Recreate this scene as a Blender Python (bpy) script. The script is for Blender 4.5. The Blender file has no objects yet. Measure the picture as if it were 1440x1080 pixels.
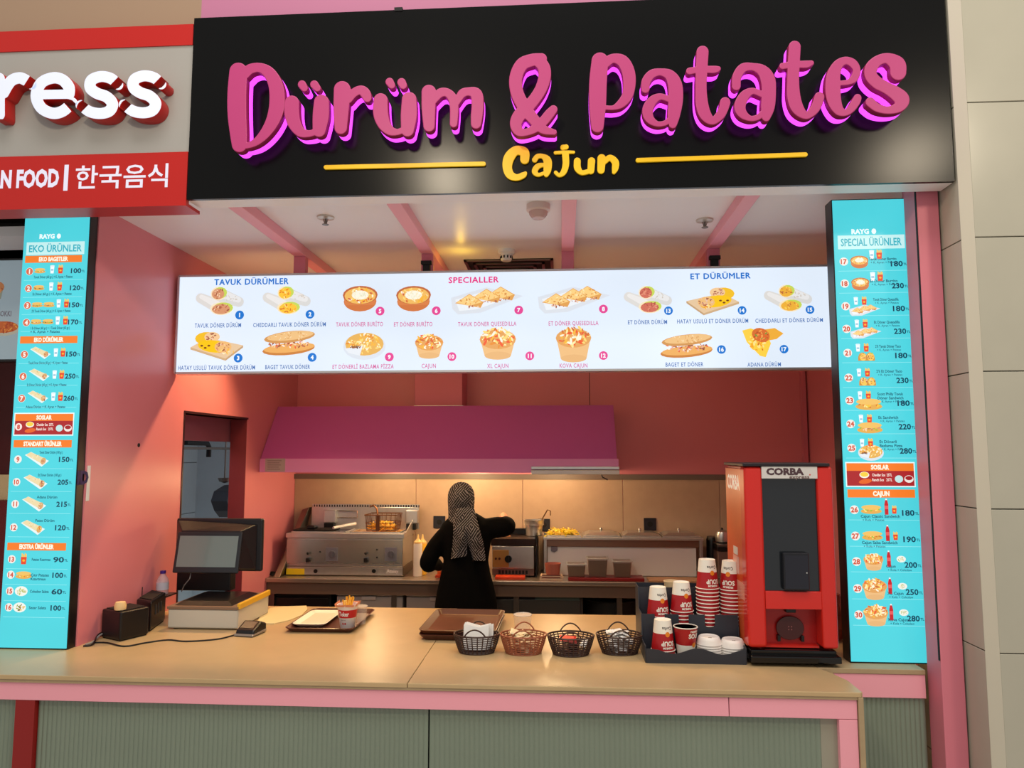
import bpy, bmesh, math, random
import numpy as np
from mathutils import Vector, Matrix
random.seed(7)
PI = math.pi
S = bpy.context.scene
COL = S.collection

# ------------------------------------------------------------------ camera
F, H = 1040.0, 1.85
YAW, PIT = math.radians(3.85), math.radians(5.33)
cam = bpy.data.cameras.new('camera'); camo = bpy.data.objects.new('camera', cam); COL.objects.link(camo)
camo.location = (0, 0, H); camo.rotation_euler = (PI/2 + PIT, 0, YAW)
cam.sensor_width = 36; cam.lens = F/1440*36; cam.clip_start = .05; cam.clip_end = 100
S.camera = camo
S.view_settings.view_transform = 'Standard'; S.view_settings.look = 'None'
S.view_settings.gamma = 1; S.view_settings.exposure = 0.0; S.view_settings.use_curve_mapping = False
W = bpy.data.worlds.new('mall_air'); S.world = W; W.use_nodes = True
W.node_tree.nodes['Background'].inputs[0].default_value = (1.0, .97, .93, 1)
W.node_tree.nodes['Background'].inputs[1].default_value = .50

def light(name, kind, loc, energy, col, size=.2, rot=None, spot=None, sy=None, blend=.5):
    l = bpy.data.lights.new(name, kind); l.energy = energy; l.color = col
    if kind == 'AREA':
        l.size = size
        if sy: l.shape = 'RECTANGLE'; l.size_y = sy
    else: l.shadow_soft_size = size
    if spot: l.spot_size = math.radians(spot); l.spot_blend = blend
    o = bpy.data.objects.new(name, l); o.location = loc; o.rotation_euler = rot or (0, 0, 0); COL.objects.link(o); return o
# mall ceiling lights out over the walkway
light('mall_light', 'AREA', (0.3, .7, 7.4), 220, (1, .96, .9), 6, (math.radians(14), 0, 0), sy=2)
light('mall_spot_lamp', 'POINT', (-.90, .5, 4.0), 110, (1, .84, .62), .15)
light('mall_spot_lamp', 'POINT', (2.66, .5, 4.06), 90, (1, .84, .62), .2)
# warm downlights behind the hanging menu board
for x, e, tl, sp_ in ((-1.72, 98, -24, 118), (-.75, 50, -24, 112), (.3, 42, -24, 112), (1.3, 14, -24, 112)):
    light('warm_downlight', 'SPOT', (x, 4.74, 2.98), e, (1, .64, .27), .05, (math.radians(tl), 0, 0), sp_, blend=.6)
# warm lamps under the extractor hood
for x, e in ((-1.45, 9), (-.75, 15), (-.05, 11)):
    light('hood_lamp', 'POINT', (x, 5.74, 1.69), e, (1, .70, .36), .1)
light('storeroom_light', 'AREA', (-3.1, 5.0, 2.7), 16, (.75, .9, 1), .8)
light('yellow_spot_fill', 'POINT', (-.60, 4.32, 2.96), .5, (1, .62, .05), .02)  # unseen lamp, added to throw a yellow spot on the ceiling

# ------------------------------------------------------------------ pixel -> point on a real plane
_f = (-math.sin(YAW)*math.cos(PIT), math.cos(YAW)*math.cos(PIT), math.sin(PIT))
_r = (math.cos(YAW), math.sin(YAW), 0)
_u = (math.sin(YAW)*math.sin(PIT), -math.cos(YAW)*math.sin(PIT), math.cos(PIT))
def ray(px, py):
    a, b = (px-720)/F, (540-py)/F
    return [_f[i]+a*_r[i]+b*_u[i] for i in range(3)]
def atY(px, py, Y):
    d = ray(px, py); t = Y/d[1]; return d[0]*t, H+d[2]*t
def atZ(px, py, Z):
    d = ray(px, py); t = (Z-H)/d[2]; return d[0]*t, d[1]*t
def atX(px, py, X):
    d = ray(px, py); t = X/d[0]; return d[1]*t, H+d[2]*t
def zat(py, Y, px=790): return atY(px, py, Y)[1]
def xat(px, Y, py=640): return atY(px, py, Y)[0]

# ------------------------------------------------------------------ materials
def lin(c):
    return tuple(((v/255)/12.92 if v/255 <= .04045 else ((v/255+.055)/1.055)**2.4) for v in c[:3])
_M = {}
def mat(name, col=(200, 200, 200), rough=.5, metal=0, emit=0, noise=0, nscale=6, bump=0, alpha=1, trans=0, spec=.5, coat=0, ior=1.45):
    if name in _M: return _M[name]
    m = bpy.data.materials.new(name); m.use_nodes = True; nt = m.node_tree; b = nt.nodes['Principled BSDF']
    c = (*lin(col), 1)
    b.inputs['Base Color'].default_value = c; b.inputs['Roughness'].default_value = rough
    b.inputs['Metallic'].default_value = metal; b.inputs['Specular IOR Level'].default_value = spec
    b.inputs['Coat Weight'].default_value = coat; b.inputs['IOR'].default_value = ior
    if trans: b.inputs['Transmission Weight'].default_value = trans
    if alpha < 1: b.inputs['Alpha'].default_value = alpha
    if emit: b.inputs['Emission Color'].default_value = c; b.inputs['Emission Strength'].default_value = emit
    if noise or bump:
        tc = nt.nodes.new('ShaderNodeTexCoord'); n = nt.nodes.new('ShaderNodeTexNoise')
        n.inputs['Scale'].default_value = nscale; n.inputs['Detail'].default_value = 5
        nt.links.new(tc.outputs['Object'], n.inputs['Vector'])
        if noise:
            mx = nt.nodes.new('ShaderNodeMix'); mx.data_type = 'RGBA'
            mx.inputs[6].default_value = tuple(v*(1-noise) for v in c[:3])+(1,)
            mx.inputs[7].default_value = tuple(min(1, v*(1+noise)) for v in c[:3])+(1,)
            nt.links.new(n.outputs['Fac'], mx.inputs[0]); nt.links.new(mx.outputs[2], b.inputs['Base Color'])
        if bump:
            bp = nt.nodes.new('ShaderNodeBump'); bp.inputs['Strength'].default_value = bump; bp.inputs['Distance'].default_value = .01
            nt.links.new(n.outputs['Fac'], bp.inputs['Height']); nt.links.new(bp.outputs['Normal'], b.inputs['Normal'])
    _M[name] = m; return m
def print_mat(name, strength, rough=.35):
    """colour printed per face: backlit film (strength > 0) or plain ink"""
    if name in _M: return _M[name]
    m = bpy.data.materials.new(name); m.use_nodes = True; nt = m.node_tree; b = nt.nodes['Principled BSDF']
    a = nt.nodes.new('ShaderNodeAttribute'); a.attribute_name = 'ink'
    nt.links.new(a.outputs['Color'], b.inputs['Base Color']); b.inputs['Roughness'].default_value = rough
    if strength:
        nt.links.new(a.outputs['Color'], b.inputs['Emission Color']); b.inputs['Emission Strength'].default_value = strength
        mu = nt.nodes.new('ShaderNodeMix'); mu.data_type = 'RGBA'; mu.inputs[0].default_value = .8
        nt.links.new(a.outputs['Color'], mu.inputs[6]); mu.inputs[7].default_value = (0, 0, 0, 1)
        nt.links.new(mu.outputs[2], b.inputs['Base Color'])
    _M[name] = m; return m

# ------------------------------------------------------------------ objects
ORG = {}
def tag(o, label=None, cat=None, group=None, kind=None):
    if label: o['label'] = label
    if cat: o['category'] = cat
    if group: o['group'] = group
    if kind: o['kind'] = kind
    return o
def thing(name, label, cat, loc=(0, 0, 0), rotz=0, group=None):
    o = bpy.data.objects.new(name, None); COL.objects.link(o); o.location = loc; o.rotation_euler = (0, 0, rotz)
    o.empty_display_size = .1; ORG[o.name] = Vector(loc); return tag(o, label, cat, group)
def copy_tree(o, parent=None):
    c = o.copy(); COL.objects.link(c); c.parent = parent
    for ch in list(o.children):
        if ch is not c: copy_tree(ch, c)
    return c
def dup(o, loc, rotz=None, label=None, group=None):
    c = copy_tree(o); c.location = loc
    if rotz is not None: c.rotation_euler = (0, 0, rotz)
    return tag(c, label, None, group)

class MB:
    def __init__(s): s.v = []; s.f = []; s.mi = []; s.m = 0
    def add(s, vs, fs):
        n = len(s.v); s.v += [tuple(p) for p in vs]; s.f += [tuple(i+n for i in f) for f in fs]; s.mi += [s.m]*len(fs); return s
    def box(s, x0, x1, y0, y1, z0, z1):
        x0, x1 = sorted((x0, x1)); y0, y1 = sorted((y0, y1)); z0, z1 = sorted((z0, z1))
        return s.add([(x, y, z) for x in (x0, x1) for y in (y0, y1) for z in (z0, z1)],
              [(0, 1, 3, 2), (4, 6, 7, 5), (0, 4, 5, 1), (2, 3, 7, 6), (0, 2, 6, 4), (1, 5, 7, 3)])
    def prism(s, poly, a, b, ax='x'):
        n = len(poly)
        def P(p, t): return (t, p[0], p[1]) if ax == 'x' else (p[0], t, p[1]) if ax == 'y' else (p[0], p[1], t)
        vs = [P(p, a) for p in poly]+[P(p, b) for p in poly]
        return s.add(vs, [tuple(range(n))[::-1], tuple(range(n, 2*n))]+[(i, (i+1) % n, (i+1) % n+n, i+n) for i in range(n)])
    def frustum(s, b0, b1, z0, z1):
        x0, x1, y0, y1 = b0; u0, u1, w0, w1 = b1
        return s.add([(x0, y0, z0), (x1, y0, z0), (x1, y1, z0), (x0, y1, z0), (u0, w0, z1), (u1, w0, z1), (u1, w1, z1), (u0, w1, z1)],
              [(3, 2, 1, 0), (4, 5, 6, 7), (0, 1, 5, 4), (1, 2, 6, 5), (2, 3, 7, 6), (3, 0, 4, 7)])
    def tube(s, pts, r, n=8, closed=False, cap=True):
        pts = [Vector(p) for p in pts]; rings = []; N = len(pts)
        rr = r if isinstance(r, (list, tuple)) else [r]*N
        up = None
        for i, p in enumerate(pts):
            if closed: d = pts[(i+1) % N]-pts[i-1]
            else: d = pts[min(i+1, N-1)]-pts[max(i-1, 0)]
            if d.length < 1e-9: d = Vector((0, 0, 1))
            d.normalize()
            if up is None: up = d.orthogonal().normalized()
            up = (up-d*up.dot(d)); up = up.normalized() if up.length > 1e-6 else d.orthogonal().normalized()
            w = d.cross(up)
            rings.append([p+(up*math.cos(2*PI*k/n)+w*math.sin(2*PI*k/n))*rr[i] for k in range(n)])
        vs = [q for R in rings for q in R]; fs = []
        for i in range(N if closed else N-1):
            j = (i+1) % N
            for k in range(n): fs.append((i*n+k, i*n+(k+1) % n, j*n+(k+1) % n, j*n+k))
        if cap and not closed: fs += [tuple(range(n))[::-1], tuple(range((N-1)*n, N*n))]
        return s.add(vs, fs)
    def cyl(s, p0, p1, r0, r1=None, n=16): return s.tube([p0, p1], [r0, r0 if r1 is None else r1], n)
    def lathe(s, prof, c=(0, 0, 0), n=24, ex=1, ey=1):
        vs = []; fs = []
        for (r, z) in prof:
            for k in range(n): vs.append((c[0]+r*ex*math.cos(2*PI*k/n), c[1]+r*ey*math.sin(2*PI*k/n), c[2]+z))
        for i in range(len(prof)-1):
            for k in range(n): fs.append((i*n+k, i*n+(k+1) % n, (i+1)*n+(k+1) % n, (i+1)*n+k))
        if prof[0][0] > 1e-6: fs.append(tuple(range(n))[::-1])
        if prof[-1][0] > 1e-6: fs.append(tuple(range((len(prof)-1)*n, len(prof)*n)))
        return s.add(vs, fs)
    def ball(s, c, rx, ry=None, rz=None, n=12, m=8):
        ry = ry or rx; rz = rz or rx
        return s.lathe([(math.sin(PI*i/m)+1e-5, -math.cos(PI*i/m)*rz) for i in range(m+1)], c, n, rx, ry)
    def rot(s, i0, axis, ang, c):
        R = Matrix.Rotation(ang, 3, axis); c = Vector(c)
        for i in range(i0, len(s.v)): s.v[i] = tuple(R@(Vector(s.v[i])-c)+c)
        return s
    def build(s, name, mats, parent=None, smooth=False, bevel=0, seg=2, w=True, origin=None):
        org = Vector((0, 0, 0))
        if parent is not None: org = ORG[parent.name] if w else org
        elif origin is not None: org = Vector(origin)
        me = bpy.data.meshes.new(name)
        vs = [tuple(Vector(p)-org) for p in s.v] if org.length else s.v
        me.from_pydata(vs, [], s.f)
        for m in (mats if isinstance(mats, (list, tuple)) else [mats]): me.materials.append(m)
        me.polygons.foreach_set('material_index', s.mi)
        bm = bmesh.new(); bm.from_mesh(me)
        bmesh.ops.remove_doubles(bm, verts=bm.verts, dist=1e-6)
        bmesh.ops.recalc_face_normals(bm, faces=bm.faces)
        if bevel:
            es = [e for e in bm.edges if len(e.link_faces) == 2 and e.calc_face_angle(0) > .5]
            bmesh.ops.bevel(bm, geom=es, offset=bevel, segments=seg, affect='EDGES', profile=.5, clamp_overlap=True)
        bm.to_mesh(me); bm.free()
        if smooth:
            me.polygons.foreach_set('use_smooth', [True]*len(me.polygons)); me.set_sharp_from_angle(angle=math.radians(38))
        o = bpy.data.objects.new(name, me); COL.objects.link(o)
        if parent is not None: o.parent = parent; ORG[o.name] = ORG[parent.name]
        else: o.location = org; ORG[o.name] = org
        return o
def struct(name, mb, m, bevel=0, **k):
    o = mb.build(name, m, bevel=bevel, **k); o['kind'] = 'structure'; return o

_tc = {}
def text2d(s, bold=0.0, space=1.0):
    k = (s, bold, space)
    if k in _tc: return _tc[k]
    cu = bpy.data.curves.new('t', 'FONT'); cu.body = s; cu.size = 1; cu.offset = bold; cu.resolution_u = 2; cu.space_character = space
    cu.fill_mode = 'FRONT'
    o = bpy.data.objects.new('t', cu); COL.objects.link(o)
    me = bpy.data.meshes.new_from_object(o)
    vs = np.array([v.co[:2] for v in me.vertices]) if len(me.vertices) else np.zeros((0, 2)); fs = [tuple(p.vertices) for p in me.polygons]
    bpy.data.meshes.remove(me); bpy.data.objects.remove(o); bpy.data.curves.remove(cu)
    if len(vs):
        x0, x1 = vs[:, 0].min(), vs[:, 0].max(); vs = vs-np.array([x0, 0]); wd = x1-x0
    else: wd = 0
    _tc[k] = (vs, fs, wd); return _tc[k]

class Print:
    """flat coloured print on a vertical plane facing -Y; sizes in photograph pixels around an anchor"""
    def __init__(s, Y, strength, mname, dl=.00006): s.Y = Y; s.mt = print_mat(mname, strength); s.dl = dl; s.at0 = (0, 0); s.reset(); s.base = .0008
    def reset(s): s.v = []; s.f = []; s.c = []; s.l = 0
    def at(s, px, py, sc=1):
        s.X, s.Z = atY(px, py, s.Y); s.k = abs(atY(px+1, py, s.Y)[0]-s.X)*sc; s.l = 0; return s
    def pt(s, x, y): return (s.X+x*s.k, s.Y-s.base-s.l*s.dl, s.Z-y*s.k)
    def poly(s, pts, col):
        n = len(s.v); s.v += [s.pt(*p) for p in pts]; s.f.append(tuple(range(n, n+len(pts)))); s.c += [(*lin(col), 1)]*len(pts); s.l += 1; return s
    def rect(s, x0, y0, x1, y1, col): return s.poly([(x0, y0), (x1, y0), (x1, y1), (x0, y1)], col)
    def ell(s, x, y, rx, ry, col, n=14, rot=0):
        c, d = math.cos(rot), math.sin(rot)
        return s.poly([(x+rx*math.cos(2*PI*i/n)*c-ry*math.sin(2*PI*i/n)*d, y+rx*math.cos(2*PI*i/n)*d+ry*math.sin(2*PI*i/n)*c) for i in range(n)], col)
    def bits(s, n, x, y, rx, ry, cols, r=1.0, el=2.2):
        for i in range(n):
            a = random.random()*2*PI; q = math.sqrt(random.random())*.92
            rr = r*random.uniform(.6, 1.3)
            s.ell(x+rx*q*math.cos(a), y+ry*q*math.sin(a), rr*el, rr, random.choice(cols), 6, random.random()*PI)
            s.l -= .7
        s.l += 1; return s
    def text(s, t, x, y, h, col, w=None, al='c', bold=.0, space=1.0):
        """x,y = centre / left / right of the cap band, h = cap height, w = fitted width"""
        vs, fs, wd = text2d(t, bold, space)
        if not len(vs): return s
        ky = h/.70; kx = ky if w is None else w/wd
        ox = x-(wd*kx/2 if al == 'c' else wd*kx if al == 'r' else 0)
        n = len(s.v); s.v += [s.pt(ox+p[0]*kx, y+h/2-p[1]*ky) for p in vs]; s.f += [tuple(i+n for i in f) for f in fs]
        s.c += [(*lin(col), 1)]*len(vs); s.l += 1; return s
    def flush(s, name, parent):
        if not s.v: return
        org = ORG[parent.name] if parent is not None else Vector((0, 0, 0))
        me = bpy.data.meshes.new(name); me.from_pydata([tuple(Vector(p)-org) for p in s.v], [], s.f); me.materials.append(s.mt)
        ca = me.color_attributes.new('ink', 'FLOAT_COLOR', 'POINT'); ca.data.foreach_set('color', np.array(s.c, dtype=np.float32).ravel())
        o = bpy.data.objects.new(name, me); COL.objects.link(o); o.parent = parent; s.reset(); return o

# common materials
PINK = mat('pink_paint', (214, 122, 138), .45, noise=.05, nscale=3, spec=.4)
PINKB = mat('pink_beam_paint', (240, 162, 176), .4, spec=.4)
WALLP = mat('pink_wall_paint', (222, 132, 142), .3, noise=.04, nscale=2, spec=.45)
CEIL = mat('ceiling_white', (238, 238, 242), .38, noise=.03, nscale=2, bump=.02)
STEEL = mat('brushed_steel', (206, 204, 200), .3, .82, noise=.08, nscale=30)
STEELD = mat('worn_steel', (130, 122, 116), .38, 1, noise=.15, nscale=12)
BLACK = mat('black_plastic', (16, 15, 17), .35)
BLACKM = mat('black_matte', (12, 12, 13), .7)
WHITE = mat('white_plastic', (232, 230, 226), .4)
RED = mat('red_plastic', (206, 30, 24), .35, coat=.2)
TILE = mat('tan_stone', (186, 160, 134), .45, noise=.08, nscale=14, spec=.4)
# ================================================================== STRUCTURE
XW, YB, ZC, XR, CZ = -2.265, 6.2, .95, 2.0, 3.06   # left wall, back wall, counter height, right wall, ceiling
struct('floor', MB().box(-5, 5, -3, 8, -.05, 0), mat('floor_tile', (196, 190, 182), .3, noise=.06, nscale=5))
struct('ceiling', MB().box(XW-.1, XR+.1, 3.15, YB+.1, CZ, CZ+.05), CEIL)
# left wall with a doorway
dy0, dy1, dzt = 4.31, 5.20, 2.09
wl = MB().box(XW-.12, XW, 3.405, dy0, 0, CZ).box(XW-.12, XW, dy1, YB+.1, 0, CZ).box(XW-.12, XW, dy0, dy1, dzt, CZ)
wlo = struct('wall_left', wl, WALLP)
tag(MB().box(XW-.002, XW+.001, 3.0, 3.01, 0, .01) and MB().cyl((XW-.001, atX(195, 626, XW)[0], atX(195, 626, XW)[1]), (XW+.002, atX(195, 626, XW)[0], atX(195, 626, XW)[1]), .011, n=14).build('cable_hole', BLACKM, wlo), kind=None)
dr = thing('door_1', 'doorway in the left wall with a dull purple header and jamb', 'doorway', (XW-.12, 4.75, 0)); dr['kind'] = 'structure'
DRM = mat('door_purple', (150, 92, 112), .4, noise=.12, nscale=10); DRJ = mat('door_jamb_red', (132, 48, 56), .45, noise=.1, nscale=12)
MB().box(XW-.17, XW-.125, dy0-.15, dy1+.1, 1.93, 2.30).build('header_panel', DRM, dr)
MB().box(XW-.119, XW-.001, 5.195, 5.2, 0, dzt).build('jamb', DRJ, dr)
MB().box(XW-.10, XW+.004, dy0-.012, dy0, 0, dzt).box(XW-.10, XW+.004, dy0-.012, dy1+.01, dzt, dzt+.014).build('door_trim', mat('dark_trim', (50, 28, 30), .4), dr)
# storeroom beyond the doorway: tiled wall
ST = mat('storeroom_tile', (190, 212, 220), .25, noise=.05)
ws = struct('wall_storeroom', MB().box(-4.32, -4.3, 3.6, 8.6, 0, 3), mat('grout', (120, 135, 140), .6))
for i in range(8):
    for j in range(5):
        y0 = 3.8+i*.6; z0 = .0+j*.58
        MB().box(-4.3, -4.293, y0+.004, y0+.596, z0+.004, z0+.576).build('tile', ST, ws, bevel=.002, seg=1)
struct('wall_storeroom_end', MB().box(-4.3, XW-.12, 8.5, 8.6, 0, 3), ST)
struct('ceiling_storeroom', MB().box(-4.3, XW-.12, 3.5, 8.6, 2.95, 3), CEIL)
y, z = atX(300, 640, -3.6)
b = MB(); b.tube([(-4.3, y-.5, z+.12), (-3.62, y-.5, z+.12), (-3.62, y-.1, z+.12), (-3.62, y-.06, z+.08), (-3.62, y-.06, z-.02)], .025, 10)
tag(b.build('drain_pipe', BLACK, smooth=True, origin=(-3.62, y, z)), 'black bent pipe high in the storeroom behind the doorway', 'pipe')
y, z = atX(316, 672, -3.3)
t = thing('ladle', 'dark ladle hanging in the storeroom doorway on a long handle', 'ladle', (-3.3, y, z))
MB().cyl((-3.3, y, z), (-3.3, y, z+.70), .008, n=8).build('handle', STEELD, t)
MB().lathe([(.005, -.05), (.05, -.035), (.065, 0), (.06, 0), (.045, -.03), (.004, -.042)], (-3.3, y, z), 16).build('bowl', STEELD, t, smooth=True)
y, z = atX(316, 703, -3.3)
b = MB(); b.prism([(y-.17, z), (y-.11, z+.09), (y+.1, z+.14), (y+.25, z+.14), (y+.25, z-.17), (y+.02, z-.17), (y-.09, z-.1)], -3.36, -3.2, 'x')
b.cyl((-3.28, y+.05, z+.13), (-3.28, y+.05, z+.5), .008, n=6)
zr_ = z+.5
tag(b.build('hanging_pan', mat('grey_pan', (70, 74, 82), .45, .3), bevel=.01, origin=(-3.3, y, z)), 'grey angular pan hanging behind the doorway beside the jamb', 'pan')

t = thing('hanging_rail', 'dark hanging rail under the storeroom ceiling seen through the doorway', 'rail', (-3.3, y, zr_))
MB().cyl((-3.29, 5.0, zr_), (-3.29, 7.6, zr_), .012, n=8).build('bar', STEELD, t)
for yy in (5.3, 7.3): MB().cyl((-3.29, yy, zr_), (-3.29, yy, 2.95), .008, n=6).build('rod', STEELD, t)

# back wall: painted top, tan stone lower part with joints
zt = zat(669, YB)
wb = struct('wall_back', MB().box(XW-.1, XR+.6, YB, YB+.1, 0, CZ), WALLP)
xs = [XW, xat(586, YB), xat(735, YB), xat(875, YB), xat(1010, YB), XR]
for i in range(len(xs)-1):
    MB().box(xs[i]+.0015, xs[i+1]-.0015, YB-.012, YB, .0, zt).build('panel', TILE, wb, bevel=.002, seg=1)
MB().box(XW, XR, YB-.03, YB, zt-.03, zt+.012).build('shade_strip', mat('shade_grey', (110, 98, 90), .5), wb)  # grey strip paints the shade along the wall top below the hood
for px in (830,):
    MB().box(xat(px, YB)-.003, xat(px, YB)+.003, YB-.002, YB, zt, CZ).build('joint', mat('joint_dark', (90, 44, 50), .6), wb)
struct('wall_right', MB().box(XR, XR+.1, 3.2, YB+.1, 0, CZ), WALLP)
struct('trim_1', MB().box(xat(1128, YB), xat(1134, YB), YB-.05, YB, zt, CZ), PINK)

# bulkhead over the signs
SY = 3.06
bx = -1.64
struct('wall_front', MB().box(bx, 1.62, SY+.06, SY+.5, 3.2, 4.6), mat('bulkhead_pink', (184, 116, 150), .35))
struct('wall_front_left', MB().box(-5, bx, SY+.06, SY+.5, 3.2, 4.6), mat('bulkhead_beige', (156, 130, 108), .45))
# stone column on the right, tile by tile
cx, cyf = 1.625, 3.02
STONE = mat('beige_stone', (176, 172, 156), .22, noise=.06, nscale=5, spec=.5)
col = thing('stone_column', 'beige stone tiled column to the right of the stall', 'column', (cx, cyf, 0))
zj = [zat(py, cyf, 1400) for py in (919, 716, 522, 333, 143)]
st = sum(zj[i+1]-zj[i] for i in range(4))/4
zj = [zj[0]-2*st, zj[0]-st]+zj+[zj[-1]+st, zj[-1]+2*st, zj[-1]+3*st]
MB().box(cx+.02, 3.0, cyf+.02, 3.6, 0, zj[-1]).build('core', mat('dark_joint', (60, 54, 46), .7), col)
for i in range(len(zj)-1):
    a, b_ = max(0, zj[i])+.002, zj[i+1]-.002
    if b_ < .05: continue
    MB().box(cx+.035, 2.6, cyf, cyf+.03, a, b_).build('tile', STONE, col, bevel=.0015, seg=1)
    MB().box(cx, cx+.02, cyf+.035, cyf+.6, a, b_).build('tile', STONE, col, bevel=.0015, seg=1)
MB().add([(cx, cyf+.035, .0), (cx+.035, cyf, .0), (cx+.035, cyf, zj[-1]), (cx, cyf+.035, zj[-1]), (cx+.03, cyf+.03, 0), (cx+.03, cyf+.03, zj[-1])],
    [(0, 1, 2, 3), (0, 4, 1), (3, 2, 5), (1, 4, 5, 2), (0, 3, 5, 4)]).build('corner_bead', mat('bead', (200, 194, 176), .35), col)

# ================================================================== MAIN SIGN
def catmull(pts, n=6):
    if len(pts) < 3: return pts
    P = [pts[0]]+list(pts)+[pts[-1]]; out = []
    for i in range(1, len(P)-2):
        a, b, c, d = (np.array(P[i+j], float) for j in (-1, 0, 1, 2))
        for k in range(n):
            t = k/n; out.append(.5*((2*b)+(-a+c)*t+(2*a-5*b+4*c-d)*t*t+(-a+3*b-3*c+d)*t**3))
    out.append(np.array(P[-2], float)); return out
def outline(strokes, step, grow=0.0, flat=()):
    """union of round strokes (x, y, r) -> closed outlines, by marching squares"""
    segs = []
    for st in strokes:
        q = catmull(st)
        if len(q) == 1: q = [q[0], q[0]]
        segs += [(np.array(q[i], float), np.array(q[i+1], float)) for i in range(len(q)-1)]
    allp = np.array([p for s in segs for p in s]); m = allp[:, 2].max()+grow+2*step
    x0, x1, y0, y1 = allp[:, 0].min()-m, allp[:, 0].max()+m, allp[:, 1].min()-m, allp[:, 1].max()+m
    gx = np.arange(x0, x1, step); gy = np.arange(y0, y1, step); Xg, Yg = np.meshgrid(gx, gy); D = np.full(Xg.shape, 1e9)
    for a, b in segs:
        d = b-a; L = d[0]**2+d[1]**2
        t = np.clip(((Xg-a[0])*d[0]+(Yg-a[1])*d[1])/L, 0, 1) if L > 0 else np.zeros_like(Xg)
        D = np.minimum(D, np.hypot(Xg-a[0]-t*d[0], Yg-a[1]-t*d[1])-(a[2]+t*d[2]))
    D -= grow
    for (fx, fy, nx, ny, rr) in flat:
        L = math.hypot(nx, ny); pl = ((Xg-fx)*nx+(Yg-fy)*ny)/L
        D = np.where(np.hypot(Xg-fx, Yg-fy) < rr, np.maximum(D, pl), D)
    inside = D < 0; nxt = {}
    def cross(i, j, k, l):
        a, b = D[i, j], D[k, l]; t = a/(a-b); return (gx[j]+(gx[l]-gx[j])*t, gy[i]+(gy[k]-gy[i])*t)
    cells = np.argwhere((inside[:-1, :-1].astype(int)+inside[1:, :-1]+inside[:-1, 1:]+inside[1:, 1:]) % 4 != 0)
    pos = {}
    for i, j in cells:
        c = [(i, j), (i, j+1), (i+1, j+1), (i+1, j)]; ins = [inside[q] for q in c]; E = []
        for e in range(4):
            a, b = c[e], c[(e+1) % 4]
            if inside[a] != inside[b]:
                key = (min(a, b), max(a, b)); pos[key] = cross(*a, *b); E.append((key, bool(inside[a])))
        if len(E) == 2:
            (k0, s0), (k1, s1) = E
            if s0: nxt[k0] = k1
            else: nxt[k1] = k0
        elif len(E) == 4:
            for e in range(4):
                if E[e][1]: nxt[E[e][0]] = E[(e+1) % 4][0]
    loops = []; used = set()
    for k in list(nxt):
        if k in used: continue
        lp = []; q = k
        while q not in used and q in nxt: used.add(q); lp.append(pos[q]); q = nxt[q]
        if len(lp) > 5: loops.append(lp)
    return loops
def letter_mesh(loops, xf, Y0, Y1, bevel, mats, name, parent):
    """solid letter between planes Y0 (face) and Y1 from 2D outlines"""
    cu = bpy.data.curves.new('c', 'CURVE'); cu.dimensions = '2D'; cu.fill_mode = 'BOTH'
    cu.extrude = max(1e-4, (Y1-Y0)/2-bevel); cu.bevel_depth = bevel; cu.bevel_resolution = 1; cu.offset = -bevel
    for lp in loops:
        sp = cu.splines.new('POLY'); sp.points.add(len(lp)-1); sp.use_cyclic_u = True
        for p, q in zip(sp.points, lp): X, Z = xf(*q); p.co = (X, Z, 0, 1)
    o = bpy.data.objects.new('c', cu); COL.objects.link(o)
    me = bpy.data.meshes.new_from_object(o); bpy.data.objects.remove(o); bpy.data.curves.remove(cu)
    org = ORG[parent.name]; mid = (Y0+Y1)/2
    me.transform(Matrix(((1, 0, 0, -org[0]), (0, 0, -1, mid-org[1]), (0, 1, 0, -org[2]), (0, 0, 0, 1))))
    me.materials.clear()
    for m in mats: me.materials.append(m)
    for p in me.polygons:
        p.material_index = 0 if (len(mats) == 1 or (p.normal[1] < -.9)) else 1
        p.use_smooth = abs(p.normal[1]) < .9
    ob = bpy.data.objects.new(name, me); COL.objects.link(ob); ob.parent = parent; ORG[ob.name] = ORG[parent.name]; return ob

SIGNB = mat('gloss_black_sheet', (4, 4, 4), .22, spec=.24)
sz0, sz1 = zat(268, SY), 3.80
sign = thing('stall_sign', 'large black sign board with pink glowing raised letters over the stall', 'sign', (0, SY, sz0))
MB().box(-1.64, 1.615, SY, SY+.018, sz0, sz1).build('sign_board', SIGNB, sign)
MB().box(-1.64, 1.615, SY+.018, SY+.115, sz0, sz0+.012).build('underside_trim', mat('silver_trim', (240, 236, 236), .4, .1), sign)
MB().box(1.603, 1.615, SY+.018, SY+.115, sz0+.012, sz1).build('side_trim', BLACK, sign)
for px in (560, 1031):
    X, Z = xat(px, SY, 40), sz1-.002
    MB().box(X-.018, X+.018, SY-.004, SY+.03, Z-.004, Z+.012).build('clip', BLACKM, sign)
LP = mat('letter_pink', (180, 56, 118), .45, emit=.0); LS = mat('letter_side', (150, 36, 84), .45)
GLOW = mat('led_magenta_glow', (230, 78, 250), .4, emit=1.3)
FY = 2.968
D1, D2, D3, D4, D5, D6 = (300, 70, 6.75), (500, 70, 6.75), (680, 60, 5.4), (820, 50, 6.75), (1000, 40, 6.75), (1130, 50, 6.75)
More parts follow.
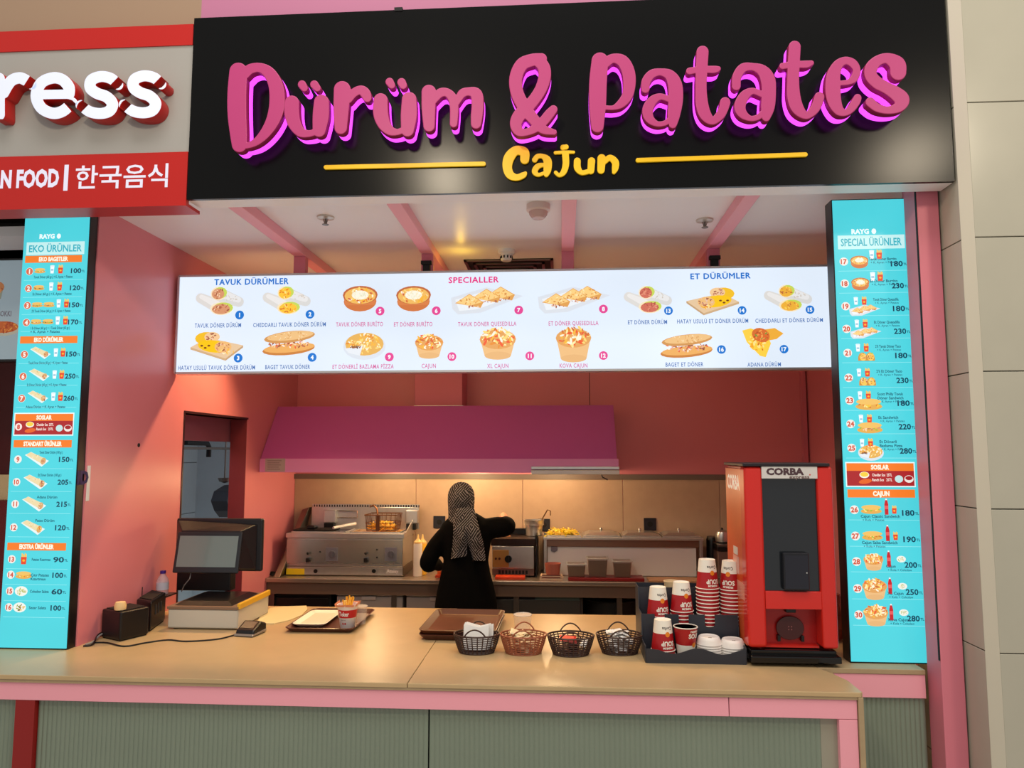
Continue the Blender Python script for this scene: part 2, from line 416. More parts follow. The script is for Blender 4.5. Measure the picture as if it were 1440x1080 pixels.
LET = [
 ('D', D1, [[(235, 205, 85), (222, 400, 90), (222, 600, 90), (235, 780, 82), (245, 900, 72)],
   [(290, 230, 50), (350, 180, 48), (440, 168, 46), (525, 215, 58), (585, 320, 68), (604, 450, 74), (592, 580, 72), (550, 695, 62), (485, 795, 50), (410, 868, 38), (330, 905, 30), (260, 905, 35)]]),
 ('u', D1, [[(744, 500, 68), (742, 600, 71), (768, 700, 62), (825, 778, 48), (900, 795, 34), (960, 780, 32)], [(1025, 495, 72), (1018, 630, 78), (1002, 765, 62)],
   [(840, 328, 40), (862, 362, 34)], [(957, 328, 40), (985, 362, 34)]]),
 ('r', D1, [[(1222, 375, 80), (1212, 560, 74), (1208, 740, 60)], [(1280, 470, 38), (1335, 405, 42), (1400, 380, 44), (1440, 410, 50), (1460, 455, 42)]]),
 ('u', D2, [[(237, 478, 68), (237, 600, 72), (268, 700, 62), (325, 765, 46), (390, 780, 32), (440, 765, 30)], [(508, 468, 70), (505, 620, 78), (492, 762, 62)],
   [(322, 303, 40), (342, 335, 34)], [(436, 308, 42), (450, 335, 38)]]),
 ('m', D2, [[(695, 400, 70), (692, 560, 66), (697, 722, 55)], [(740, 480, 35), (800, 410, 44), (868, 405, 42), (920, 460, 46), (936, 560, 42), (930, 700, 37)],
   [(960, 500, 30), (1010, 415, 42), (1080, 395, 42), (1145, 420, 58), (1158, 520, 58), (1150, 620, 57), (1143, 700, 50)]]),
 ('ampersand', D3, [[(440, 590-470, 42), (370, 130, 48), (290, 165, 50), (245, 265, 50), (255, 380, 50), (310, 490, 50), (380, 580, 44), (450, 655, 36), (535, 678, 22)],
   [(400, 125, 44), (455, 180, 48), (463, 260, 48), (430, 360, 46), (360, 460, 46), (280, 540, 50), (245, 610, 46), (265, 670, 38), (320, 680, 28), (390, 650, 34), (450, 600, 38), (500, 540, 38), (530, 505, 32)]]),
 ('P', D4, [[(160, 238, 80), (142, 440, 84), (138, 660, 80), (136, 860, 60)],
   [(205, 260, 50), (285, 215, 45), (375, 240, 58), (428, 335, 62), (440, 450, 60), (420, 565, 52), (360, 645, 42), (290, 682, 24), (220, 682, 22)]]),
 ('a', D4, [[(592, 505, 40), (600, 430, 44), (655, 362, 42), (740, 345, 36), (825, 375, 52), (872, 460, 68), (880, 600, 70), (862, 750, 60), (852, 842, 38)],
   [(820, 605, 28), (735, 578, 32), (660, 615, 45), (614, 700, 52), (630, 785, 44), (700, 836, 28), (775, 830, 26), (820, 800, 28)]]),
 ('t', D4, [[(1135, 152, 58), (1124, 350, 56), (1120, 500, 54), (1130, 650, 60), (1165, 755, 56), (1230, 808, 38), (1300, 755, 44), (1335, 690, 46), (1350, 632, 50)],
   [(1012, 335, 34), (1110, 320, 32), (1240, 320, 36), (1285, 312, 24)]]),
 ('a', D5, [[(240, 545, 42), (248, 450, 44), (305, 372, 44), (400, 363, 38), (490, 400, 56), (540, 480, 70), (550, 600, 68), (540, 740, 66), (524, 842, 40)],
   [(480, 622, 30), (395, 592, 32), (320, 635, 48), (275, 730, 55), (298, 805, 46), (370, 852, 28), (440, 843, 28), (490, 805, 30)]]),
 ('t', D5, [[(795, 172, 58), (785, 350, 58), (780, 500, 58), (786, 640, 64), (822, 755, 60), (900, 825, 36), (970, 780, 44), (1010, 715, 48), (1030, 648, 48)],
   [(680, 355, 32), (780, 340, 32), (900, 338, 36), (955, 325, 24)]]),
 ('e', D6, [[(350, 450, 24), (430, 438, 28), (485, 400, 38), (506, 325, 38), (470, 262, 42), (400, 236, 38), (330, 275, 48), (288, 370, 65), (280, 490, 74), (292, 610, 68), (335, 705, 50), (400, 730, 32), (455, 690, 38), (500, 625, 42), (515, 590, 38)]]),
 ('s', D6, [[(900, 345, 78), (890, 270, 78), (800, 215, 52), (710, 235, 50), (648, 300, 60), (640, 375, 60), (700, 445, 60), (790, 495, 58), (880, 550, 68), (935, 610, 74), (900, 680, 50), (800, 706, 38), (700, 682, 42), (635, 630, 46)]]),
]
for nm, (ox, oy, sc), strokes in LET:
    st = [[(ox+x/sc, oy+y/sc, r/sc) for x, y, r in s] for s in strokes]
    lo = outline(st, .8)
    L = letter_mesh(lo, lambda a, b: atY(a, b, FY), FY, FY+.034, .003, [LP, LS], 'letter', sign)
    lo2 = outline(st, .9, -.3)
    letter_mesh(lo2, lambda a, b: atY(a, b, FY), FY+.034, FY+.072, .0005, [GLOW], 'glow_backing', L)
YEL = mat('yellow_acrylic', (236, 190, 18), .4, emit=.12)
CAJ = [
 [[(312, 885, 34), (308, 830, 36), (245, 818, 34), (195, 870, 40), (180, 940, 36), (200, 1000, 32), (250, 1022, 24), (300, 1005, 22), (318, 988, 12)]],
 [[(388, 888, 20), (410, 862, 18), (450, 862, 18), (485, 895, 31), (485, 960, 30), (476, 1000, 18)], [(470, 925, 12), (415, 935, 20), (388, 975, 22), (415, 1002, 14), (465, 985, 12)]],
 [[(603, 794, 20), (628, 790, 18)], [(545, 834, 12), (620, 830, 12), (685, 830, 10)], [(622, 850, 26), (625, 920, 25), (608, 980, 22), (575, 1005, 14), (548, 985, 14)]],
 [[(712, 898, 26), (714, 950, 26), (745, 985, 18), (790, 978, 18)], [(820, 898, 28), (815, 970, 26)]],
 [[(897, 878, 32), (892, 965, 28)], [(920, 900, 20), (960, 872, 22), (1000, 905, 27), (1000, 950, 25), (990, 982, 14)]]]
for s in CAJ:
    st = [[(680+x/5.4, 60+y/5.4, r/5.4) for x, y, r in q] for q in s]
    letter_mesh(outline(st, .5), lambda a, b: atY(a, b, SY-.012), SY-.012, SY-.002, .001, [YEL], 'letter', sign)
for a, b in (((458, 235), (680, 230)), ((897, 225), (1133, 217))):
    letter_mesh(outline([[(*a, 3), (*b, 3)]], .8), lambda p, q: atY(p, q, SY-.012), SY-.012, SY-.002, .001, [YEL], 'underline_bar', sign)

# ================================================================== NEIGHBOUR'S SIGN
NY = SY+.01
nz0, nz1 = zat(291, NY, 200), zat(35, NY, 265)
ns = thing('neighbour_sign', 'red and grey sign of the neighbouring stall with white raised letters', 'sign', (-2.4, NY, nz0))
za, zb_ = atY(262, 214, NY)[1], atY(268, 64, NY)[1]
RS = mat('sign_red', (184, 28, 22), .35)
MB().box(-3.2, -1.645, NY, NY+.02, za, zb_).build('grey_panel', mat('sign_grey', (160, 158, 154), .5, noise=.03), ns)
MB().box(-3.2, -1.645, NY-.006, NY+.02, zb_, nz1).build('red_band', RS, ns)
MB().box(-3.2, -1.645, NY-.006, NY+.02, nz0, za).box(-3.2, -1.645, NY+.02, NY+.12, nz0, nz0+.015).build('red_band', RS, ns)
LW = mat('letter_white_lit', (214, 222, 244), .4, emit=.3); LR = mat('letter_return_red', (176, 26, 22), .4)
EX = [([[(-8, 335, 36), (-8, 440, 36), (-8, 545, 36)], [(22, 420, 30), (60, 352, 34), (110, 330, 34), (150, 344, 34), (185, 370, 30)]], [(-8, 572, 0, 1, 60), (158, 346, .78, .5, 48)]),
 ([[(235, 428, 28), (408, 425, 28)], [(408, 425, 28), (402, 385, 34), (365, 342, 34), (308, 330, 34), (240, 360, 34), (211, 433, 34), (240, 505, 34), (308, 537, 34), (370, 522, 34), (420, 475, 32)]], [(398, 503, .75, -.66, 46)]),
 ([[(690, 372, 30), (650, 335, 33), (590, 322, 33), (535, 343, 34), (527, 388, 34), (565, 420, 34), (620, 440, 34), (656, 480, 34), (640, 522, 34), (590, 538, 33), (525, 528, 33), (470, 490, 30)]], [(668, 348, .72, .7, 46), (495, 508, -.72, -.7, 46)]),
 ([[(942, 368, 30), (902, 331, 33), (842, 318, 33), (787, 339, 34), (779, 384, 34), (817, 416, 34), (872, 436, 34), (908, 476, 34), (892, 518, 34), (842, 534, 33), (777, 524, 33), (722, 486, 30)]], [(920, 344, .72, .7, 46), (747, 504, -.72, -.7, 46)])]
for sts, fl in EX:
    st = [[(x/4.155, 30+y/4.155, r/4.155) for x, y, r in q] for q in sts]
    fl = [(x/4.155, 30+y/4.155, nx, ny, r/4.155) for x, y, nx, ny, r in fl]
    letter_mesh(outline(st, .7, 0, fl), lambda a, b: atY(a, b, NY-.065), NY-.065, NY, .002, [LW, LR], 'letter', ns)
pr = Print(NY-.006, .8, 'sign_white_print')
pr.at(40, 251).text('KOREAN FOOD', 43, 0, 23, (236, 232, 250), 150, 'r', .045); pr.flush('small_lettering', ns)
pr.at(93, 250).rect(-3, -18, 3, 18, (236, 232, 250)); pr.flush('divider_bar', ns)
pr.at(171, 249).text('한국음식', 0, 0, 25, (240, 236, 250), 130, 'c', .012); pr.flush('small_lettering', ns)
# ================================================================== CEILING FITTINGS
BY = 4.135
bz0, bz1 = 2.312, 2.885
for i, x in enumerate((-1.535, -.775, .04, .865)):
    t = thing('ceiling_beam', ['pink square beam on the stall ceiling nearest the left wall', 'second pink ceiling beam from the left wall, left of the round dome', 'pink ceiling beam right of the round dome and smoke detector', 'rightmost pink ceiling beam, over the right end of the menu board'][i], 'beam', (x, 3.17, CZ), 0, 'pink beams under the stall ceiling')
    MB().box(x-.035, x+.035, 3.17, 5.0, CZ-.055, CZ).build('tube', PINKB, t, bevel=.003)
    MB().box(x-.035, x+.035, BY+.04, BY+.09, bz1-.02, CZ-.055).build('hanger', PINK, t, bevel=.002)
    if i in (1, 3): MB().box(x-.02, x+.02, BY+.01, BY+.04, bz1-.01, bz1+.05).box(x-.03, x+.03, BY, BY+.03, bz1+.05, bz1+.07).build('clamp', BLACKM, t)
for i, (px, py) in enumerate(((458, 305), (991, 309))):
    x, y = atZ(px, py, CZ)
    t = thing('sprinkler', ['white ceiling sprinkler between the two left beams', 'white ceiling sprinkler beside the rightmost beam'][i], 'sprinkler', (x, y, CZ), 0, 'ceiling sprinklers')
    MB().lathe([(.045, 0), (.043, -.008), (.02, -.012)], (x, y, CZ), 20).build('rosette', mat('brass_white', (205, 196, 186), .3, .3), t, smooth=True)
    b = MB().cyl((x, y, CZ-.01), (x, y, CZ-.04), .006, n=8); b.lathe([(.016, -.043), (.018, -.04)], (x, y, CZ), 10)
    b.cyl((x-.012, y, CZ-.012), (x-.004, y, CZ-.04), .002, n=5); b.cyl((x+.012, y, CZ-.012), (x+.004, y, CZ-.04), .002, n=5)
    b.build('head', STEELD, t, smooth=True)
x, y = atZ(757, 288, CZ)
t = thing('dome_sensor', 'round pinkish white dome hanging under the ceiling edge', 'sensor', (x, y, CZ))
MB().lathe([(.058, 0), (.058, -.03), (.05, -.036)], (x, y, CZ), 24).build('collar', mat('dome_white', (222, 204, 200), .3), t, smooth=True)
MB().lathe([(.047, -.03), (.044, -.05), (.03, -.068), (.0001, -.075)], (x, y, CZ), 24).build('dome', mat('dome_pale', (205, 170, 164), .15), t, smooth=True)
x, y = atZ(712, 352, CZ)
t = thing('smoke_detector', 'white slotted smoke detector above the middle of the menu board', 'smoke detector', (x, y, CZ))
MB().lathe([(.052, 0), (.052, -.02), (.04, -.028), (.04, -.034)], (x, y, CZ), 24).build('base', WHITE, t, smooth=True)
MB().lathe([(.034, -.03), (.034, -.055), (.028, -.066), (.0001, -.068)], (x, y, CZ), 20).build('chamber', WHITE, t, smooth=True)
b = MB()
for k in range(10):
    a = 2*PI*k/10; b.box(x+.034*math.cos(a)-.004, x+.034*math.cos(a)+.004, y+.034*math.sin(a)-.004, y+.034*math.sin(a)+.004, CZ-.053, CZ-.038)
b.build('vent_slots', BLACKM, t)
x0, y0 = atZ(652, 365, CZ); x1 = atZ(778, 365, CZ)[0]
t = thing('ceiling_vent', 'square louvred air vent in the ceiling behind the menu board', 'vent', ((x0+x1)/2, y0+.3, CZ))
for k in range(5):
    a = k*.055; b = MB(); zz = CZ-.012-.006*k
    for q in (0, 1): b.box(x0+a, x1-a, (y0+a if q == 0 else y0+.55-a), (y0+a+.018 if q == 0 else y0+.55-a+.018), zz, zz+.008)
    b.box(x0+a, x0+a+.018, y0+a, y0+.55-a, zz, zz+.008); b.box(x1-a-.018, x1-a, y0+a, y0+.55-a, zz, zz+.008)
    b.build('louvre', STEELD, t)
MB().box(x0, x1, y0, y0+.57, CZ-.005, CZ).build('backing', BLACKM, t)

# ================================================================== FOOD PICTURES (flat print)
TORT = (236, 228, 208); BR = (214, 142, 60); BRD = (160, 92, 36); CHZ = (246, 200, 90); MEAT = [(214, 150, 110), (190, 110, 78), (240, 205, 170), (160, 88, 60)]
YC = [(250, 196, 60), (240, 160, 40), (252, 224, 140), (214, 120, 40)]; GRN = (196, 214, 92)
FR = [(252, 214, 120), (244, 180, 60), (255, 232, 170), (226, 140, 50), (250, 240, 220)]
def f_wrap(P, s=1, cols=MEAT, flip=1, q=1.0):
    def cap(ax, ay, bx, by, ra, rb, col):
        d = math.atan2(by-ay, bx-ax); pts = [(ax+ra*math.cos(d+PI/2+PI*i/8), ay+ra*math.sin(d+PI/2+PI*i/8)) for i in range(9)]+[(bx+rb*math.cos(d-PI/2+PI*i/8), by+rb*math.sin(d-PI/2+PI*i/8)) for i in range(9)]
        P.poly([(x*s, y*s) for x, y in pts], col)
    cap(0, -10, 27, 0, 10, 7, (214, 214, 212)); cap(2, -12, 26, -3, 6, 4, (228, 228, 228)); cap(1, 7, -27, -6, 10, 7, (218, 216, 212)); cap(-4, 3, -26, -8, 5, 3, (232, 230, 228))
    P.bits(int(10*q), 17*s, -6*s, 10*s, 6*s, [(204, 196, 186), (222, 214, 206)], .8*s)
    for (x, y, a, b) in ((-2, -12, 11, 9.5), (3, 9, 16, 9)):
        P.ell(x*s, y*s, a*s, b*s, (244, 226, 190), 16); P.ell((x+2.5)*s, (y-1)*s, a*s*.86, b*s*.84, GRN, 14); P.ell((x-.6)*s, (y+.6)*s, a*s*.8, b*s*.8, cols[0], 14)
        P.bits(int(26*q), x*s, y*s, a*s*.78, b*s*.78, cols, .9*s)
def f_board(P, s=1, cols=MEAT, flip=1):
    f = flip
    P.poly([(-36*s*f, 2*s), (14*s*f, -9*s), (38*s*f, 4*s), (-12*s*f, 20*s)], (226, 196, 158)); P.poly([(-36*s*f, 2*s), (-12*s*f, 20*s), (-12*s*f, 23*s), (-36*s*f, 5*s)], (196, 160, 118))
    P.poly([(38*s*f, 4*s), (38*s*f, 7*s), (-12*s*f, 23*s), (-12*s*f, 20*s)], (206, 172, 130))
    P.ell(16*s*f, -8*s, 16*s, 9*s, (240, 190, 40), 14); P.ell(8*s*f, -10*s, 11*s, 7*s, (240, 200, 150), 14); P.bits(16, 8*s*f, -10*s, 9*s, 5.5*s, cols, .9*s)
    P.ell(6*s*f, 3*s, 22*s, 8.5*s, (246, 196, 20), 14, -.12*f); P.ell(-8*s*f, 4*s, 12*s, 8*s, (236, 186, 120), 14); P.bits(22, -8*s*f, 4*s, 11*s, 7*s, cols, .9*s)
    for k in range(3): P.ell((12+k*5)*s*f, (2+(k % 2)*3)*s, 2.2*s, 1.4*s, (120, 70, 20), 7)
    P.bits(10, -12*s*f, 11*s, 12*s, 3.5*s, FR, .9*s, 3.5)
def f_baguette(P, s=1, cols=MEAT):
    P.ell(0, 9*s, 37*s, 8*s, (200, 128, 60), 18, -.08); P.ell(1*s, 7*s, 36*s, 6.5*s, (232, 172, 96), 18, -.08)
    P.bits(60, 2*s, 2*s, 34*s, 6.5*s, cols+[(250, 236, 220), (226, 96, 60)], 1.1*s)
    P.ell(1*s, -8*s, 36*s, 8*s, (206, 148, 84), 18, -.1); P.ell(2*s, -9.5*s, 33*s, 6*s, (234, 190, 130), 18, -.1); P.bits(30, 0, -9*s, 32*s, 6*s, [(246, 216, 170), (214, 160, 96)], .7*s)
def f_dish(P, s=1):
    P.ell(0, 4*s, 23*s, 14*s, (206, 116, 62), 20); P.poly([(-24*s, -6*s), (24*s, -6*s), (21*s, 9*s), (-21*s, 9*s)], (214, 126, 70)); P.ell(0, -5*s, 24.5*s, 13*s, (190, 104, 60), 20)
    P.ell(0, -4*s, 22*s, 11.5*s, (236, 184, 96), 18); P.bits(50, 0, -4*s, 21*s, 11*s, FR+[(206, 92, 60)], 1.1*s); P.ell(0, -5*s, 12*s, 6.5*s, (246, 242, 222), 14); P.bits(34, 0, -5*s, 13*s, 7.5*s, [(252, 250, 240), (240, 226, 190), (226, 226, 200)], .7*s)
def f_quesa(P, s=1):
    P.poly([(-50*s, -2*s), (0, -16*s), (52*s, -3*s), (-8*s, 20*s), (-40*s, 22*s), (-48*s, 14*s)], (216, 222, 230)); P.poly([(-44*s, 1*s), (0, -11*s), (40*s, -3*s), (-14*s, 15*s), (-38*s, 17*s)], (232, 238, 244))
    for x, y in ((22, -8), (2, -5), (-22, 2)):
        P.poly([(x*s-22*s, y*s+4*s), (x*s-2*s, y*s-9*s), (x*s+18*s, y*s+3*s), (x*s+14*s, y*s+11*s)], (222, 160, 84)); P.poly([(x*s-20*s, y*s+3*s), (x*s-2*s, y*s-8*s), (x*s+16*s, y*s+3*s), (x*s-2*s, y*s+8*s)], (246, 206, 132))
        P.bits(18, x*s-2*s, y*s+1*s, 14*s, 6*s, [(250, 226, 170), (236, 176, 90), (210, 140, 70)], .8*s); P.bits(10, x*s+2*s, y*s+9*s, 13*s, 2*s, MEAT, .8*s)
def f_bowl(P, s=1, hgt=1.0):
    P.poly([(-19*s, -2*s), (19*s, -2*s), (14.5*s, 15*s*hgt), (-14.5*s, 15*s*hgt)], (232, 186, 128)); P.ell(0, 15*s*hgt, 14.5*s, 4.5*s, (226, 178, 120), 16); P.ell(0, -3*s, 20*s, 11*s, (222, 160, 90), 18)
    P.bits(70, 0, -5*s, 19*s, 11*s, FR+[(206, 110, 50), (232, 90, 50)], 1.2*s, 2.6)
def f_pizza(P, s=1):
    P.ell(0, 3*s, 30*s, 19*s, (214, 222, 232), 20); P.ell(0, 0, 27*s, 16*s, (226, 176, 90), 20); P.bits(90, 0, -1*s, 26*s, 15*s, FR, 1.2*s); P.poly([(-2*s, 2*s), (-27*s, 6*s), (-22*s, 12*s), (-6*s, 16*s)], (226, 232, 240)); P.bits(12, -14*s, 4*s, 9*s, 2*s, [(150, 96, 60), (110, 70, 50)], 1*s)
def f_adana(P, s=1):
    P.poly([(-30*s, -15*s), (-18*s, -18*s), (4*s, -10*s), (10*s, 4*s), (2*s, 24*s), (-6*s, 22*s), (-24*s, 2*s)], (248, 206, 70)); P.poly([(0, -16*s), (16*s, -18*s), (28*s, -10*s), (18*s, -2*s), (6*s, 0)], (236, 172, 60))
    P.bits(46, -8*s, 2*s, 14*s, 14*s, YC, 1.2*s); P.ell(-4*s, -8*s, 13*s, 10*s, (214, 110, 50), 16, .4); P.bits(30, -4*s, -8*s, 11*s, 8*s, [(226, 96, 40), (180, 80, 40), (240, 160, 80), (120, 150, 60)], 1*s)
def f_cup(P, s=1): P.poly([(-4*s, -7*s), (4*s, -7*s), (3*s, 7*s), (-3*s, 7*s)], (238, 246, 250)); P.ell(0, -7*s, 4.6*s, 1.4*s, (214, 236, 244), 8); P.rect(-2.4*s, -1*s, 2.4*s, 2*s, (150, 190, 214))
def f_fries(P, s=1):
    for k in range(5): P.rect((-3.4+k*1.5)*s, (-8+(k*37 % 3))*s, (-2.2+k*1.5)*s, 0, (250, 190, 40))
    P.poly([(-4.2*s, -3*s), (4.2*s, -3*s), (3.4*s, 6.5*s), (-3.4*s, 6.5*s)], (226, 70, 40)); P.ell(0, 1.6*s, 2*s, 1.6*s, (250, 180, 40), 8)
def f_bottle(P, s=1): P.poly([(-1.2*s, -11*s), (1.2*s, -11*s), (2.8*s, -4*s), (2.6*s, 11*s), (-2.6*s, 11*s), (-2.8*s, -4*s)], (196, 30, 40)); P.rect(-1.1*s, -12*s, 1.1*s, -10*s, (240, 240, 240)); P.rect(-2.4*s, -2*s, 2.4*s, 3*s, (230, 90, 90))
def f_plate(P, s=1, green=0): P.ell(0, 0, 9*s, 6.5*s, (236, 240, 232), 14); P.bits(16, 0, 0, 6.5*s, 4.4*s, [(214, 214, 180), (240, 232, 200), (180, 190, 110)] if not green else [(150, 170, 70), (226, 190, 110), (120, 90, 50)], .9*s)
def f_roll(P, s=1, cols=MEAT):
    P.poly([(-17*s, -6*s), (-8*s, -10*s), (18*s, 2*s), (8*s, 10*s)], (226, 240, 240)); P.poly([(-15*s, -6*s), (-9*s, -10*s), (13*s, -1*s), (8*s, 6*s)], (232, 214, 168)); P.ell(10*s, 2.4*s, 3.6*s, 5*s, (214, 170, 110), 10, .4)
    P.bits(9, 10*s, 2.4*s, 3.2*s, 4*s, cols, .7*s); P.bits(8, -2*s, -4*s, 9*s, 3*s, [(212, 186, 130), (240, 226, 190)], .6*s)
def f_taco(P, s=1):
    for x in (-8, 7):
        P.poly([((x-9)*s, 9*s)]+[((x+9*math.cos(PI-PI*i/8))*s, (4-12*math.sin(PI*i/8))*s) for i in range(9)]+[((x+9)*s, 9*s)], (206, 140, 60)); P.ell((x+1)*s, 1*s, 7*s, 8*s, (240, 196, 90), 14); P.bits(16, (x+1)*s, -1*s, 6.5*s, 7*s, YC+MEAT+[(150, 190, 60)], .9*s)
def f_sand(P, s=1, cols=MEAT): P.ell(0, 3*s, 15*s, 4*s, (224, 170, 80), 14); P.bits(18, 0, 1*s, 14*s, 3*s, cols+[(150, 190, 60)], .9*s); P.ell(0, -2.5*s, 14*s, 3.6*s, (236, 190, 100), 14)

# ================================================================== HANGING MENU BOARD
xl, xr_ = XW+.025, xat(1170, BY, 450)
board = thing('menu_board', 'long white backlit menu board hanging across the stall', 'menu board', (-.4, BY, bz0))
fr = MB().box(xl, xr_, BY+.002, BY+.07, bz0, bz1)
fr.build('casing', mat('board_casing', (200, 200, 204), .35, .2), board)
b = MB()
for a in ((xl, xr_, bz0-.006, bz0+.006), (xl, xr_, bz1-.006, bz1+.006), (xl-.006, xl+.006, bz0, bz1), (xr_-.006, xr_+.006, bz0, bz1)): b.box(a[0], a[1], BY-.008, BY+.07, a[2], a[3])
b.build('frame', mat('alu_frame', (214, 214, 218), .3, .6), board)
def film(name, col, strength, grad, ns_=3):
    m = mat(name, col, .3, emit=strength); nt = m.node_tree; b = nt.nodes['Principled BSDF']; b.inputs['Base Color'].default_value = (*[v*.2 for v in lin(col)], 1)
    tc = nt.nodes.new('ShaderNodeTexCoord'); n = nt.nodes.new('ShaderNodeTexNoise'); n.inputs['Scale'].default_value = ns_; n.inputs['Detail'].default_value = 1
    r = nt.nodes.new('ShaderNodeMapRange'); r.inputs['To Min'].default_value = strength*(1-grad); r.inputs['To Max'].default_value = strength*(1+grad)
    nt.links.new(tc.outputs['Object'], n.inputs['Vector']); nt.links.new(n.outputs['Fac'], r.inputs[0]); nt.links.new(r.outputs[0], b.inputs['Emission Strength']); return m
MB().box(xl+.004, xr_-.004, BY-.002, BY+.003, bz0+.004, bz1-.004).build('backlit_film', film('white_film', (218, 230, 244), 1.05, .12, 1.5), board)
P = Print(BY-.002, 1.0, 'backlit_print')
BL, PK = (20, 110, 200), (226, 50, 130); BLC, PKC = (60, 104, 170), (206, 90, 150)
for t_, x, y, w, c in (('TAVUK DÜRÜMLER', 353.5, 396, 104, BL), ('SPECIALLER', 666, 393.5, 70, PK), ('ET DÜRÜMLER', 1013, 388, 84, BL)):
    P.at(x, y)
    for dx, dy in ((-.35, 0), (.35, 0), (0, -.3), (0, .3)): P.text(t_, dx, dy, 8.2, c, w, 'c', 0, 1.1)
    P.flush('heading_lettering', board)
IT = [(f_wrap, {}, 309, 425, 337, 443, 1, 'TAVUK DÖNER DÜRÜM', 306.5, 457.5, 65, 0), (f_wrap, dict(cols=YC), 403, 424, 436, 442, 2, 'CHEDDARLI TAVUK DÖNER DÜRÜM', 407, 456.5, 102, 0),
 (f_board, dict(flip=-1, cols=MEAT), 306, 484, 335, 503.5, 3, 'HATAY USULÜ TAVUK DÖNER DÜRÜM', 304.5, 517, 108, 0), (f_baguette, {}, 406, 482, 439, 502.5, 4, 'BAGET TAVUK DÖNER', 404.5, 516, 63, 0),
 (f_dish, {}, 506.5, 420, 534.5, 437.5, 5, 'TAVUK DÖNER BURİTO', 505.5, 456, 66, 1), (f_dish, {}, 581.5, 420, 613.5, 437, 6, 'ET DÖNER BURİTO', 581, 456, 54, 1),
 (f_quesa, {}, 684, 420, 729.5, 436, 7, 'TAVUK DÖNER QUESEDILLA', 685, 455.5, 82, 1), (f_quesa, {}, 806, 419, 848.5, 434.5, 8, 'ET DÖNER QUESEDILLA', 806.5, 454.5, 70, 1),
 (f_pizza, {}, 512.5, 484, 547.5, 502, 9, 'ET DÖNERLİ BAZLAMA PİZZA', 510.5, 515.5, 86, 1), (f_bowl, {}, 603.5, 485, 635.5, 501.5, 10, 'CAJUN', 603, 514.5, 20, 1),
 (f_bowl, dict(s=1.28), 700, 481, 745, 500.5, 11, 'XL CAJUN', 700, 514.5, 30, 1), (f_bowl, dict(s=1.25, hgt=1.35), 806.5, 479, 848.5, 500, 12, 'KOVA CAJUN', 806.5, 514, 39, 1),
 (f_wrap, dict(cols=[(206, 110, 90), (180, 84, 70), (226, 150, 120)]), 911, 423, 940, 437, 13, 'ET DÖNER DÜRÜM', 910.5, 453, 55, 0), (f_board, dict(cols=[(190, 120, 96), (160, 90, 70), (226, 190, 170)]), 1001, 421, 1043.5, 436.5, 14, 'HATAY USULÜ ET DÖNER DÜRÜM', 1002, 451.5, 100, 0),
 (f_wrap, dict(cols=[(236, 176, 60), (190, 110, 60), (250, 206, 90)]), 1108, 421, 1139, 435.5, 15, 'CHEDDARLI ET DÖNER DÜRÜM', 1109.5, 450.5, 95, 0),
 (f_baguette, dict(cols=[(190, 110, 84), (150, 80, 60), (226, 170, 150)]), 965, 486, 1014.5, 491.5, 16, 'BAGET ET DÖNER', 962.5, 512.5, 53, 0), (f_adana, {}, 1074, 479, 1102.5, 491, 17, 'ADANA DÜRÜM', 1074.5, 512.5, 47, 0)]
for fn, kw, x, y, nx, ny, n, cap, cx_, cy_, w, pk in IT:
    P.at(x, y); fn(P, **kw); P.flush('food_picture', board)
    P.at(nx, ny).ell(0, 0, 6.2, 6.2, (224, 70, 146) if pk else (24, 116, 206), 20).text(str(n), 0, 0, 5.6, (240, 246, 250), None, 'c', .04); P.flush('number_badge', board)
    P.at(cx_, cy_).text(cap, 0, 0, 5.9, PKC if pk else BLC, w, 'c', .012, 1.12); P.flush('caption_lettering', board)

